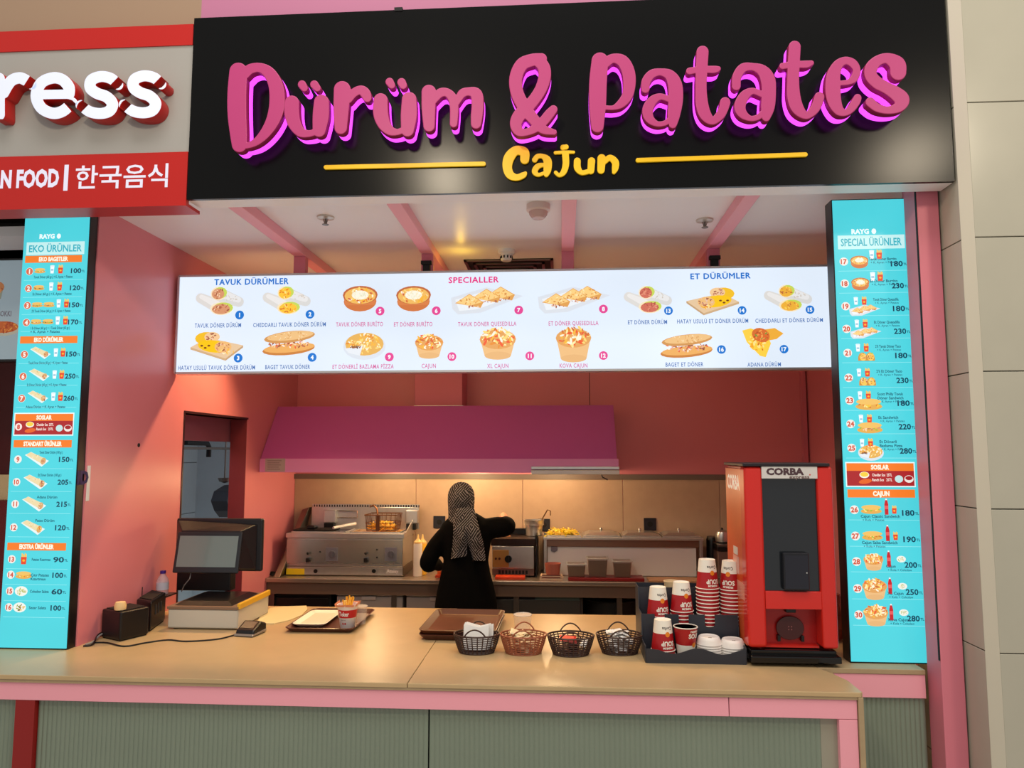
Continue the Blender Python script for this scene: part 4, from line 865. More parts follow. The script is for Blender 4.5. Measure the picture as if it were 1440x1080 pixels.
for i in range(2):
    p = [(*cx_(160-i*8, 893), ZC+.02), (*cx_(142-i*4, 898), ZC+.02), (*cx_(130, 905+i*3), ZC+.006), (*cx_(120-i*3, 908+i*2), ZC+.005)]
    b = MB().tube([tuple(v) for v in catmull(p, 5)], .004, 6)
    tag(b.build('wall_cable', BLACK if i else mat('cable_grey', ()), smooth=True, origin=p[2]), ['grey cable curling out from the black box to the wall', 'black cable curling out from the black box to the wall'][i], 'cable')
# card reader
x, y = cx_(345, 896)
t = thing('card_reader', 'small black and silver card reader in front of the cash drawer', 'card reader', (x, y+.06, ZC), -.15)
b = MB().prism([(-.06, 0), (.065, 0), (.065, .045), (.02, .062), (-.05, .03)], -.05, .05, 'x'); b.build('body', BLACK, t, bevel=.008, seg=3, w=False)
b = MB().prism([(-.065, .004), (.06, .004), (.06, .018), (-.06, .014)], -.053, .053, 'x'); b.build('silver_band', mat('silver_plastic', (150, 140, 130), .3, .5), t, bevel=.003, w=False)
b = MB().add([(-.035, -.035, .0375), (.035, -.035, .0375), (.035, .01, .0592), (-.035, .01, .0592)], [(0, 1, 2, 3)]); b.v = [(a, c, d+.001) for a, c, d in b.v]; b.build('screen', mat('reader_screen', (44, 42, 44), .15), t, w=False)
b = MB()
for k in range(4): b.box(-.03, .03, .022+k*.011, .029+k*.011, .054-k*.004, .060-k*.004)
b.build('keys', mat('keys_grey', (70, 66, 64), .4), t, w=False)
# bottle on a small wall shelf
Ysh, zsh = atX(228, 836, XW+.06)
t = thing('wall_shelf', 'narrow dark shelf fixed to the left wall under the water bottle', 'shelf', (XW, Ysh, zsh))
MB().box(XW+.001, XW+.11, Ysh-.07, Ysh+.07, zsh-.008, zsh).build('board', mat('shelf_dark', (60, 36, 38), .4), t, bevel=.001)
t = thing('water_bottle', 'clear plastic water bottle with violet cap on the little wall shelf', 'bottle', (XW+.06, Ysh, zsh))
PET = mat('clear_plastic', (224, 214, 224), .05, alpha=.38, spec=.8)
MB().lathe([(.028, 0), (.032, .004), (.032, .075), (.026, .09), (.013, .108), (.012, .116)], (XW+.06, Ysh, zsh), 20).build('bottle_body', PET, t, smooth=True)
MB().lathe([(.0325, .028), (.0325, .066)], (XW+.06, Ysh, zsh), 20).build('bottle_label', mat('bottle_label', (200, 200, 214), .5), t, smooth=True)
MB().lathe([(.015, .114), (.015, .128), (.013, .13)], (XW+.06, Ysh, zsh), 16).build('cap', mat('violet_cap', (60, 30, 130), .4), t)
# cream board
pts = [cx_(*p) for p in ((366, 868), (380, 856), (400, 854), (431, 853), (432, 858), (424, 866), (408, 873), (385, 878), (360, 878))]
o = MB().prism(pts, ZC, ZC+.006, 'z').build('cutting_board', mat('cream_board', (226, 208, 160), .5), bevel=.001, origin=(*pts[4], ZC)); tag(o, 'cream rounded thin board on the counter right of the cash drawer', 'board')
# --- trays
def tray(name, label, c, w, d, rz, m, z=ZC, cat='tray', group=None, hh=.022):
    t = thing(name, label, cat, (c[0], c[1], z), rz, group)
    def rr(w, d, r, n=4):
        out = []
        for sx, sy, a0 in ((1, 1, 0), (-1, 1, 90), (-1, -1, 180), (1, -1, 270)):
            for k in range(n+1):
                a = math.radians(a0+90*k/n); out.append((sx*(w/2-r)+r*math.cos(a), sy*(d/2-r)+r*math.sin(a)))
        return out
    rings = [(rr(w-.05, d-.05, .02), 0), (rr(w, d, .035), hh), (rr(w+.004, d+.004, .036), hh+.002), (rr(w-.004, d-.004, .034), hh+.004), (rr(w-.05, d-.05, .02), .005)]
    b = MB(); n = len(rings[0][0]); vs = [(x, y, z_) for R, z_ in rings for x, y in R]; fs = [tuple(range(n))[::-1], tuple(range(4*n, 5*n))]
    for i in range(4):
        for k in range(n): fs.append((i*n+k, i*n+(k+1) % n, (i+1)*n+(k+1) % n, (i+1)*n+k))
    b.add(vs, fs); b.build('tray_body', m, t, smooth=True, w=False)
    return t, rr
TB = mat('tray_brown', (84, 44, 34), .3, noise=.1, nscale=8); TB2 = mat('tray_tan_brown', (96, 56, 36), .34, noise=.15, nscale=6)
c1 = ((-1.39-1.42-1.06-1.04)/4, 3.97)
t1, rr = tray('serving_tray', 'dark brown serving tray carrying a white dish and a cup of fries', c1, .355, .48, .02, TB)
rim, _ = rr(.36, .47, .03), 0
pa = [cx_(411, 885), cx_(441, 864), cx_(479, 864), cx_(455, 885)]
cd = (sum(p[0] for p in pa)/4, sum(p[1] for p in pa)/4)
t2, _ = tray('foam_dish', 'shallow white rectangular dish on the left half of the dark tray', cd, .175, .34, .02, mat('dish_white', (234, 226, 206), .4), ZC+.006, 'dish', None, .016)
MB().box(-.062, .062, -.145, .145, .005, .007).build('liner', mat('dish_liner', (224, 214, 190), .5), t2, bevel=.001, w=False)
# big tray stack behind the baskets
c2 = atZ(652, 878, ZC+.03)
for k in range(2):
    t3, _ = tray('wooden_tray', ['lower brown tray of the pair behind the napkin basket', 'upper brown tray of the pair, tan inside, behind the napkin basket'][k], (c2[0], c2[1]+.02), .375, .50, -.02, TB2 if k else TB, ZC+.0+k*.022, 'tray', 'pair of stacked brown trays', .026)
    MB().add([(-.15, .205, .0072), (.15, .205, .0072), (.15, .211, .0072), (-.15, .211, .0072)], [(0, 1, 2, 3)]).build('rim_line', mat('rim_light', (206, 160, 110), .3), t3, w=False)
# --- cup of fries
def fry(b, p, L, d, w=.0045):
    d = Vector(d).normalized(); s = d.orthogonal().normalized()*w; u = d.cross(s).normalized()*w; p = Vector(p); q = p+d*L
    b.add([p+s, p+u, p-s, p-u, q+s, q+u, q-s, q-u], [(3, 2, 1, 0), (4, 5, 6, 7), (0, 1, 5, 4), (1, 2, 6, 5), (2, 3, 7, 6), (3, 0, 4, 7)])
FRY = [mat('fry_gold', (246, 190, 60), .5), mat('fry_dark', (226, 160, 40), .5), mat('fry_pale', (252, 216, 110), .5)]
def cone_text(s, h0, hh, ang, rfun, bold=.03, wmax=None, col=None, parent=None, name='lettering', inv=False, m=None):
    vs, fs, wd = text2d(s, bold); k = hh/.7; kx = min(k, wmax/wd) if wmax else k; out = []
    for p in vs:
        z = h0+p[1]*k; r = rfun(z)+.0007; a = ang+((p[0]-wd/2)*kx)/rfun(h0+hh/2)
        x, y = r*math.sin(a), -r*math.cos(a)
        out.append((-x, y, -z) if inv else (x, y, z))
    b = MB().add(out, fs); return b.build(name, m, parent, w=False)
x, y = cx_(486, 886)
y += .03
fz = ZC+.006
t = thing('fries_cup', 'white and red paper cup of fries standing on the dark tray', 'cup', (x, y, fz))
rf = lambda z: .036+.017*z/.115
CW = mat('cup_white', (236, 232, 228), .4); CR = mat('cup_red', (188, 28, 34), .35)
MB().lathe([(.034, 0), (.036, .002), (rf(.115), .115), (rf(.115)+.002, .118), (rf(.115)-.002, .118), (.033, .01), (.0001, .01)], (0, 0, 0), 28).build('cup_body', CW, t, smooth=True, w=False)
MB().lathe([(rf(.055)+.0005, .055), (rf(.095)+.0005, .095)], (0, 0, 0), 28).build('red_band', CR, t, smooth=True, w=False)
cone_text('Teker', .065, .022, -.15, lambda z: rf(z)+.0006, .03, .055, None, t, m=CW)
cone_text('patates', .043, .006, -.2, rf, .0, .03, None, t, m=mat('ink_grey', (110, 106, 104), .5))
cone_text('● ●', .022, .009, -.15, rf, .02, .02, None, t, m=CR)
b = MB()
for sx, sy in ((-1, 0), (1, 0), (0, 1), (0, -1)):
    if sx: b.add([(sx*.052, -.045, .112), (sx*.052, .045, .112), (sx*.056, .045, .13), (sx*.056, -.045, .126)], [(0, 1, 2, 3)])
    else: b.add([(-.045, sy*.052, .112), (.045, sy*.052, .112), (.05, sy*.057, .124), (-.05, sy*.057, .122)], [(0, 1, 2, 3)])
b.build('paper_collar', mat('collar_orange', (230, 150, 110), .5), t, w=False)
for k in range(16):
    a = random.random()*6.28; r = random.uniform(0, .026); b = MB()
    fry(b, (.008+r*math.cos(a), r*math.sin(a), .07), random.uniform(.06, .095), (random.uniform(-.25, .3), random.uniform(-.25, .25), 1)); b.build('fry', FRY[k % 3], t, w=False)
GL = mat('clear_glass', (240, 236, 232), .03, alpha=.12, spec=.9)
gx = thing('clear_cup', 'clear plastic cup on the dark tray behind the fries cup', 'cup', (x+.045, y+.085, fz))
MB().lathe([(.028, 0), (.036, .09), (.037, .092), (.035, .09), (.027, .003), (.0001, .003)], (0, 0, 0), 20).build('cup_body', GL, gx, smooth=True, w=False)
MB().lathe([(.0362, .089), (.0375, .091), (.0362, .093)], (0, 0, 0), 20).build('rim', mat('glass_rim', (220, 214, 206), .1, alpha=.6), gx, smooth=True, w=False)
# --- glass behind the baskets
X, Z = atY(735, 864, 3.72)
t = thing('drinking_glass', 'clear drinking glass standing behind the copper coloured basket', 'glass', (X, 3.72, ZC))
h = Z-ZC
MB().lathe([(.034, 0), (.036, .004), (.046, h), (.044, h), (.034, .012), (.0001, .012)], (0, 0, 0), 28).build('tumbler', GL, t, smooth=True, w=False)
MB().lathe([(.0455, h-.002), (.047, h), (.0445, h+.002), (.0435, h)], (0, 0, 0), 28).build('rim', mat('glass_rim', ()), t, smooth=True, w=False)
# --- baskets
def basket(name, label, px, py, m, cat='basket'):
    x, y = cx_(px, py); y += .062
    t = thing(name, label, cat, (x, y, ZC), 0, 'oval woven baskets in a row on the counter')
    RX, RY, rx, ry, hh = .104, .082, .078, .060, .082
    E = lambda a, f, z, k=0: ((rx+(RX-rx)*f+k)*math.cos(a), (ry+(RY-ry)*f+k)*math.sin(a), z)
    N = 44
    b = MB().lathe([(1, 0), (1, .004), (.0001, .004)], (0, 0, 0), 32, rx+.002, ry+.002)
    b.build('base', m, t, w=False)
    b = MB(); b.tube([E(2*PI*k/N, 1, hh) for k in range(N)], .0042, 7, True); b.build('rim', m, t, smooth=True, w=False)
    b = MB(); b.tube([E(2*PI*k/N, 0, .004) for k in range(N)], .004, 6, True); b.build('foot_ring', m, t, smooth=True, w=False)
    for j in range(7):
        z = .013+j*.0098; b = MB(); b.tube([E(2*PI*k/36, z/hh, z) for k in range(36)], .0031, 4, True); b.build('weave_strand', m, t, w=False)
    b = MB()
    for k in range(26):
        a = 2*PI*k/26
        b.tube([E(a, 0, .004, .001), E(a, .5, hh/2, .002), E(a, 1, hh, .001)], .0034, 4)
    b.build('upright_ribs', m, t, w=False)
    for s in (-1, 1):
        a0 = -PI/2 if s < 0 else PI/2; pts = []
        for k in range(13):
            u = k/12; a = a0+(u-.5)*.95; r = math.sin(PI*u)
            p = E(a, 1, hh); pts.append((p[0]*(1+.02*r), p[1]*(1+.04*r), hh+.034*r**.8))
        b = MB(); b.tube(pts, .0034, 6); b.build('handle', m, t, smooth=True, w=False)
    return t, x, y
BK = mat('basket_dark_brown', (52, 32, 28), .4); BC = mat('basket_copper', (150, 84, 58), .35); BKB = mat('basket_black_brown', (56, 36, 32), .4)
b1, x1_, y1_b = basket('woven_basket', 'dark brown woven basket of white napkins, leftmost of the row', 668, 922, BK)
b2, x2_, y2_b = basket('woven_basket', 'copper coloured woven basket of pale sachets', 735, 923, BC)
b3, x3_, y3_b = basket('woven_basket', 'dark woven basket holding a red packet, third in the row', 803, 925, BKB)
b4, x4_, y4_b = basket('woven_basket', 'dark woven basket heaped with white sachets, beside the cup organiser', 873, 923, BKB)
NP = mat('napkin_white', (232, 230, 226), .8)
for i in range(5):
    dx = random.uniform(-.006, .006)+i*.004; t = thing('napkin', ['front', 'second', 'third', 'fourth', 'rearmost'][i]+' folded white napkin standing in the leftmost basket', 'napkin', (x1_-.006+dx, y1_b-.02+i*.012, ZC+.012), random.uniform(-.06, .06), 'napkins in the leftmost basket')
    w_ = .056; hN = .108+random.uniform(-.006, .004); b = MB()
    b.prism([(-w_, 0), (w_, 0), (w_*1.03, hN), (w_*.2, hN-.012), (-w_, hN+.004)], -.002, .002, 'y'); b.rot(0, 'X', -.22, (0, 0, 0)); b.build('folded_sheet', NP, t, bevel=.001, w=False)
def sachet(name, label, loc, rot, m, group, s=1.0):
    b = MB(); w, d, h = .03*s, .019*s, .004*s
    b.add([(-w, -d, 0), (w, -d, 0), (w, d, 0), (-w, d, 0), (-w*.7, -d*.7, h), (w*.7, -d*.7, h), (w*.7, d*.7, h), (-w*.7, d*.7, h), (-w*.7, -d*.7, -h), (w*.7, -d*.7, -h), (w*.7, d*.7, -h), (-w*.7, d*.7, -h)],
        [(4, 5, 6, 7), (11, 10, 9, 8), (0, 1, 5, 4), (1, 2, 6, 5), (2, 3, 7, 6), (3, 0, 4, 7), (0, 8, 9, 1), (1, 9, 10, 2), (2, 10, 11, 3), (3, 11, 8, 0)])
    o = b.build(name, m, w=False); o.location = loc; o.rotation_euler = rot; return tag(o, label, 'sachet', group)
SC, SWt = mat('sachet_cream', (222, 200, 160), .45), mat('sachet_white', (226, 224, 222), .4)
for (bx_, by_, m, lab, g, n) in ((x2_, y2_b, SC, 'pale cream sachet lying in the copper coloured basket', 'cream sachets in the copper basket', 26), (x4_, y4_b, SWt, 'white paper sachet heaped in the rightmost basket', 'white sachets in the rightmost basket', 34)):
    o = None
    for k in range(n):
        a = random.random()*6.28; r = math.sqrt(random.random())*(.66 if n > 30 else .62)
        zz = ZC+.014+.07*(k/n)**.9+(.012 if n > 30 and k > 24 else 0)*(1-r); f = .55+.35*(k/n)
        loc = (bx_+.085*f*r*math.cos(a), by_+.062*f*r*math.sin(a), zz+.004); rot = (random.uniform(-.5, .5), random.uniform(-.5, .5), random.random()*6.28)
        if o is None: o = sachet('sachet', lab, loc, rot, m, g)
        else: c = o.copy(); COL.objects.link(c); c.location = loc; c.rotation_euler = rot
o = sachet('ketchup_packet', 'red packet lying on top in the third basket', (x3_-.012, y3_b-.01, ZC+.068), (.45, .1, .1), mat('packet_red', (206, 48, 36), .35), None, 1.25)
o2 = sachet('sugar_packet', 'small white packet at the right side of the third basket', (x3_+.06, y3_b, ZC+.05), (.3, -.7, .9), SWt, None, .7)
for k in range(8):
    o2 = sachet('dark_sachet', 'dark brown sachet piled under the red packet in the third basket', (x3_+random.uniform(-.035, .035), y3_b+random.uniform(-.025, .025), ZC+.012+k*.0052), (random.uniform(-.2, .2), random.uniform(-.2, .2), random.random()*3), mat('sachet_brown', (96, 50, 40), .4), 'dark sachets in the third basket')

# --- cup organiser
OX0, OX1 = cx_(908, 930)[0], cx_(1052, 938)[0]; OY0 = 3.315
ORM = mat('organiser_slate', (42, 46, 56), .45)
org = thing('cup_organiser', 'slate grey tiered cup organiser left of the soup machine', 'cup organiser', ((OX0+OX1)/2, OY0, ZC))
OY1, OY2, OY3 = OY0+.145, OY0+.275, OY0+.40
z2t = zat(864, OY1, 975); z3t = zat(826, OY2+.01, 975)
MB().box(OX0, OX1, OY0, OY3, ZC, ZC+.01).build('floor_plate', ORM, org, bevel=.001)
n = 40; fr_ = [(OX0, ZC)]+[(OX1, ZC)]
def wave(u):
    return zat(917, OY0, 975)+(.012*math.cos(u*4*PI*1.0-.3))*(1 if u > .1 else .6)+.004
tops = [(OX1-(OX1-OX0)*k/n, wave(1-k/n)) for k in range(n+1)]
MB().prism(fr_+tops, OY0-.004, OY0, 'y').build('front_lip', ORM, org)
cxs = [xat(p, OY1+.06, 850) for p in (925, 958, 994, 1028)]
poly = [(OX0, ZC+.01)]+[(OX1, ZC+.01), (OX1, z2t)]
for c in sorted(cxs, reverse=True):
    if c+.02 < OX1: poly += [(c+.022, z2t), (c+.022, z2t-.045), (c+.012, z2t-.057), (c-.012, z2t-.057), (c-.022, z2t-.045), (c-.022, z2t)]
poly += [(OX0, z2t)]
MB().prism(poly, OY1-.004, OY1, 'y').build('tier_front', ORM, org)
MB().box(OX0, OX1, OY1+.001, OY2, z2t-.085, z2t-.08).build('shelf', ORM, org)
MB().box(OX0, OX1, OY2, OY2+.005, ZC+.01, z3t).build('back_tier', ORM, org)
MB().box(OX0, OX1, OY2+.005, OY3, z3t-.10, z3t-.095).build('shelf', ORM, org)
MB().box(OX0, OX1, OY3, OY3+.005, ZC, z3t).build('back_panel', ORM, org)
for x in (OX0-.004, OX1):
    MB().prism([(OY0, ZC), (OY3, ZC), (OY3, z3t), (OY2, z3t), (OY2-.02, z2t), (OY1, z2t), (OY1-.02, ZC+.07), (OY0, ZC+.07)], x, x+.004, 'x').build('side_panel', ORM, org)
# cups
RB, RT, CH, SP = .0365, .0515, .128, .0165
cr = lambda z: RB+(RT-RB)*z/CH
CRED, CCR = mat('soup_cup_red', (168, 26, 32), .3), mat('soup_cup_cream', (236, 232, 220), .4); ODOT = mat('orange_dot', (226, 130, 30), .4)
def flipz(b): b.v = [(-x, y, -z) for x, y, z in b.v]; return b
def full_cup(inv, label, ang=.35, group=None):
    t = thing('soup_cup', label, 'cup', (0, 0, 0), 0, group); F_ = flipz if inv else (lambda b: b)
    zc_ = .066 if True else 0
    F_(MB().lathe([(cr(.0)-.002, .004), (cr(0), 0), (cr(.055), .055)], (0, 0, 0), 28)).build('cream_base', CCR, t, smooth=True, w=False)
    F_(MB().lathe([(cr(.055), .055), (cr(.126), .126)], (0, 0, 0), 28)).build('red_wall', CRED, t, smooth=True, w=False)
    F_(MB().tube([(cr(CH)*math.cos(2*PI*k/28), cr(CH)*math.sin(2*PI*k/28), CH) for k in range(28)], .0024, 6, True)).build('rim', CCR, t, smooth=True, w=False)
    F_(MB().lathe([(cr(.126)-.002, .126), (cr(.01)-.002, .01), (.0001, .01)], (0, 0, 0), 24)).build('inside', CCR, t, smooth=True, w=False)
    a = -ang if inv else ang
    cone_text('SOUP', .086, .019, a, cr, .04, .06, None, t, 'lettering', inv, CCR); cone_text('PREMIUM', .110, .008, a, cr, .04, .052, None, t, 'lettering', inv, CCR)
    cone_text('Çorba', .026, .013, a, cr, .01, .045, None, t, 'lettering', inv, mat('ink_dark', (60, 46, 50), .5))
    vs = []; 
    for k in range(14):
        q = 2*PI*k/14; z = .057+.011*math.sin(q); u = a+.0105*math.cos(q)/cr(.057); r = cr(z)+.001
        p = (r*math.sin(u), -r*math.cos(u), z); vs.append((-p[0], p[1], -p[2]) if inv else p)
    MB().add(vs, [tuple(range(14))]).build('orange_dot', ODOT, t, w=False)
    return t
def nested(label, group):
    b = MB(); b.lathe([(cr(0), 0), (cr(.055), .055)], (0, 0, 0), 24); b.m = 1; b.lathe([(cr(.055), .055), (cr(.125), .125)], (0, 0, 0), 24); b.m = 0
    b.tube([(cr(CH)*math.cos(2*PI*k/24), cr(CH)*math.sin(2*PI*k/24), CH) for k in range(24)], .0026, 5, True)
    o = flipz(b).build('soup_cup', [CCR, CRED], smooth=True, w=False); return tag(o, label, 'cup', group)
names = ['leftmost back-row cup stack', 'second back-row cup stack', 'tall cup stack, third in the back row', 'tall cup stack nearest the soup machine']
tops_ = [(925, 826), (958, 819), (994, 787), (1027, 789)]
proto = None; pn = None
ORD = ['first', 'second', 'third', 'fourth', 'fifth', 'sixth', 'seventh', 'eighth', 'ninth', 'tenth', 'eleventh', 'twelfth', 'thirteenth', 'fourteenth']
for i, (px, py) in enumerate(tops_):
    Yc = (OY1+OY2)/2+.002; X, Zt = atY(px, py, Yc-.02); X = xat(px, Yc, py)
    lab = 'topmost upside-down soup cup of the '+names[i]
    if proto is None: c = proto = full_cup(True, lab)
    else: c = copy_tree(proto); tag(c, lab)
    if i == 3:
        c.rotation_euler = (0, 0, -.85)
    c.location = (X, Yc, Zt)
    zr = Zt-CH; N = max(1, int((zr-(z2t-.078))/SP))
    for k in range(1, N+1):
        lab = '%s soup cup below the top one, %s' % (ORD[k-1], names[i])
        if pn is None: o = pn = nested(lab, 'x')
        else: o = pn.copy(); COL.objects.link(o)
        tag(o, lab, 'cup', 'nested cups of the '+names[i]); o.location = (X, Yc, Zt-k*SP)
Xf, Zf = atY(932, 871, OY0+.07)
c = copy_tree(proto); tag(c, 'upside-down red and cream soup cup at the front left of the organiser'); c.location = (Xf, OY0+.075, ZC+.012+CH)
c.location.z = Zf if Zf-CH > ZC+.01 else ZC+.013+CH
o = pn.copy(); COL.objects.link(o); tag(o, 'upside-down soup cup nested under the front left cup of the organiser', 'cup', 'nested cup at the front left'); o.location = (Xf, OY0+.075, c.location.z-SP)
if c.location.z-SP-CH < ZC+.012: c.location.z = ZC+.0125+CH+SP; o.location.z = ZC+.0125+CH
Xu, Zu = atY(964, 888, OY0+.075)
c = full_cup(False, 'upright red soup cup with white base in the front row of the organiser', .75); c.location = (Xu, OY0+.075, max(ZC+.011, Zu-CH))
Xb, Zb = atY(944, 817, OY3-.06)
t = thing('cream_cup', 'plain cream paper cup behind the two short cup stacks', 'cup', (Xb, OY3-.062, z3t-.094)); hh = max(.05, Zb-(z3t-.094))
MB().lathe([(.03, 0), (.035, hh), (.036, hh+.002), (.033, hh), (.028, .004), (.0001, .004)], (0, 0, 0), 24).build('cup_body', mat('plain_cream', (222, 200, 160), .5), t, smooth=True, w=False)
MB().tube([(.0352*math.cos(2*PI*k/24), .0352*math.sin(2*PI*k/24), hh) for k in range(24)], .0022, 5, True).build('rim', mat('plain_cream', ()), t, smooth=True, w=False)
# lids
LD = mat('lid_white', (232, 226, 220), .4)
for j, (px, n_) in enumerate(((997, 6), (1030, 5))):
    X = xat(px, OY0+.075, 905)
    for k in range(n_):
        b = MB().lathe([(.054, 0), (.055, .004), (.053, .008), (.050, .022), (.044, .034), (.040, .036), (.037, .033), (.0001, .033)], (0, 0, 0), 28)
        t = thing('cup_cover', ['%s white lid of the left lid stack', '%s white lid of the right lid stack'][j] % ['lowest', 'second lowest', 'third lowest', 'fourth lowest', 'fifth lowest'][k] if k < n_-1 else ['topmost white domed lid of the left lid stack', 'topmost white domed lid of the stack beside the soup machine'][j], 'lid', (X, OY0+.075, ZC+.012+k*.0105), 0, 'white cup lids in the organiser')
        b.build('lid_dome', LD, t, smooth=True, w=False)
        if k == n_-1: MB().box(-.007, .007, -.03, -.024, .033, .0345).build('sip_hole', mat('hole_grey', (120, 110, 104), .6), t, w=False)

# --- soup machine
MY = 3.295; mx0, mx1 = xat(1053, MY, 900), xat(1180, MY, 900); mzt = zat(656, MY, 1100); mzb = zat(912, MY, 1100)
SR = mat('machine_red', (204, 34, 24), .3, coat=.3); SO = mat('machine_orange_side', (206, 84, 34), .3)
sm = thing('soup_machine', 'tall red soup dispensing machine with black window on the counter', 'soup machine', ((mx0+mx1)/2, MY, ZC))
def rp(px, py, Y=MY): return atY(px, py, Y)
MB().box(mx0+.012, mx1-.004, MY+.02, MY+.38, ZC+.006, mzb-.012).box(mx0+.004, mx1+.006, MY-.012, MY+.38, ZC+.016, mzb-.03).build('base', mat('base_black', (14, 14, 15), .12), sm, bevel=.006)
for a in (mx0+.04, mx1-.04): MB().cyl((a, MY+.06, ZC), (a, MY+.06, ZC+.017), .014, n=12).build('foot', BLACKM, sm)
MB().box(mx0+.01, mx1-.01, MY+.09, MY+.37, mzb-.012, mzt).build('cabinet', SR, sm, bevel=.004)
MB().box(mx0+.001, mx0+.0095, MY+.04, MY+.37, mzb, mzt-.012).build('side_panel', SO, sm, bevel=.001)
wx0, wx1 = rp(1072, 680)[0], rp(1149, 680)[0]; wx0b, wx1b = rp(1078, 830)[0], rp(1155, 830)[0]
wz0, wz1 = rp(1100, 832)[1], rp(1100, 673)[1]; nzt = rp(1100, 857)[1]; nx0, nx1 = rp(1082, 880)[0], rp(1159, 880)[0]; hz = rp(1100, 656)[1]
wl, wr = (wx0+wx0b)/2, (wx1+wx1b)/2
b = MB().box(mx0, wl, MY, MY+.09, mzb, mzt); b.build('front_post', SR, sm, bevel=.016, seg=4)
b = MB().box(wr, mx1, MY, MY+.09, mzb, mzt); b.build('front_post', SR, sm, bevel=.012, seg=4)
arch = [(wl-.001, mzb+.03), (wl-.001, wz0), (wr+.001, wz0), (wr+.001, mzb+.03)]
n0, n1 = nx0+.0, nx1-.0
arc = [(n1, mzb+.03)]+[(n1-.02+.02*math.cos(a), nzt-.02+.02*math.sin(a)) for a in [PI/2*k/5 for k in range(6)]]+[(n0+.02+.02*math.cos(a), nzt-.02+.02*math.sin(a)) for a in [PI/2+PI/2*k/5 for k in range(6)]]+[(n0, mzb+.03)]
if n0 > wl and n1 < wr: MB().prism(arch+arc, MY+.004, MY+.05, 'y').build('mid_panel', SR, sm)
else:
    MB().box(wl-.002, wr+.002, MY+.004, MY+.05, nzt, wz0).build('mid_panel', SR, sm, bevel=.002)
MB().box(wl-.002, wr+.002, MY+.085, MY+.089, mzb-.005, nzt+.01).build('niche_back', mat('niche_red', (176, 24, 24), .35), sm)
MB().box(wl, wr, MY+.05, MY+.085, mzb-.008, mzb).build('niche_floor', SR, sm)
MB().box(wl-.002, wr+.002, MY+.02, MY+.06, wz0, wz1).build('window', mat('window_black', (18, 22, 28), .08, coat=.6), sm)
MB().box(mx0-.006, mx1-.012, MY-.006, MY+.37, mzt+.001, mzt+.014).build('top_cap', mat('cap_black', (30, 22, 28), .4), sm, bevel=.002)
MB().box(wl-.004, wr+.002, MY-.002, MY+.03, wz1, mzt).build('name_plate', mat('plate_white', (206, 202, 198), .35), sm, bevel=.001)
P = Print(MY-.0022, 0, 'ink_print')
P.at(1104, 663).text('CORBA', 0, 0, 9, (74, 48, 54), 53, 'c', .05); P.flush('name_lettering', sm); P.at(1124, 670.5).text('express', 0, 0, 5.2, (110, 84, 80), 28, 'c', .02).ell(15, -3, 1, 1, (206, 60, 50)); P.flush('name_lettering', sm)
X, Z = rp(1117, 803); 
t = thing('payment_terminal', 'black phone sized payment device fixed on the soup machine window', 'card terminal', (X, MY+.02, Z-.08))
pz0_, pz1_ = rp(1117, 830)[1], rp(1117, 777)[1]; px0_, px1_ = rp(1101, 800)[0], rp(1137, 800)[0]
MB().box(px0_, px1_, MY-.012, MY+.02, pz0_, pz1_).build('case', mat('device_black', (22, 22, 28), .2), t, bevel=.006, seg=3)
MB().box(px0_+.006, px1_-.006, MY-.0135, MY-.012, pz0_+.008, pz1_-.01).build('screen', mat('device_screen', (30, 30, 40), .06), t)
MB().cyl((px1_-.012, MY-.015, pz0_+.075), (px1_-.012, MY-.0135, pz0_+.075), .003, n=8).build('lens', STEEL, t)
gx_, gz_ = rp(1112, 884, MY+.06)
b = MB(); b.lathe([(.058, 0), (.060, .003), (.058, .006), (.0001, .006)], (0, 0, 0), 30, 1, .85); b.v = [(gx_+x, MY+.075-z, gz_+y) for x, y, z in b.v]; g = b.build('drip_disc', mat('disc_maroon', (70, 26, 28), .25), sm, smooth=True)
b = MB()
for dx, dz in ((-.006, 0), (.006, 0), (-.006, -.012), (.006, -.012)): b.cyl((gx_+dx, MY+.068, gz_+dz+.006), (gx_+dx, MY+.0685, gz_+dz+.006), .0028, n=8)
b.build('disc_hole', mat('hole_light', (150, 90, 90), .5), sm)
MB().box(gx_-.02, gx_+.022, MY+.05, MY+.085, nzt-.024, nzt-.004).build('nozzle', BLACK, sm, bevel=.003)
for s in (-1, 1): MB().box(gx_+s*.05-.006, gx_+s*.05+.006, MY+.06, MY+.085, gz_-.055, gz_-.03).build('bracket', BLACK, sm, bevel=.001)
def side_text(s, ypos, z, hgt, wd_, col, bold=.04):
    vs, fs, wd = text2d(s, bold); k = hgt/.7; kx = wd_/wd
    MB().add([(mx0+.0002, ypos-p[0]*kx, z+p[1]*k) for p in vs], fs).build('side_lettering', col, sm)
side_text('CORBA', MY+.33, mzt-.105, .062, .24, mat('side_white', (250, 238, 228), .4, emit=.15))
MB().box(mx0-.0005, mx0+.0008, MY+.16, MY+.24, ZC+.44, ZC+.475).build('warning_label', mat('plate_white', ()), sm)
MB().box(mx0-.0005, mx0+.0008, MY+.14, MY+.25, ZC+.36, ZC+.435).build('info_label', mat('label_pinkish', (206, 150, 140), .4), sm)
MB().box(mx0-.0005, mx0+.0008, MY+.05, MY+.365, ZC+.26, ZC+.33).build('pale_strip', mat('strip_pale', (214, 140, 120), .35), sm)
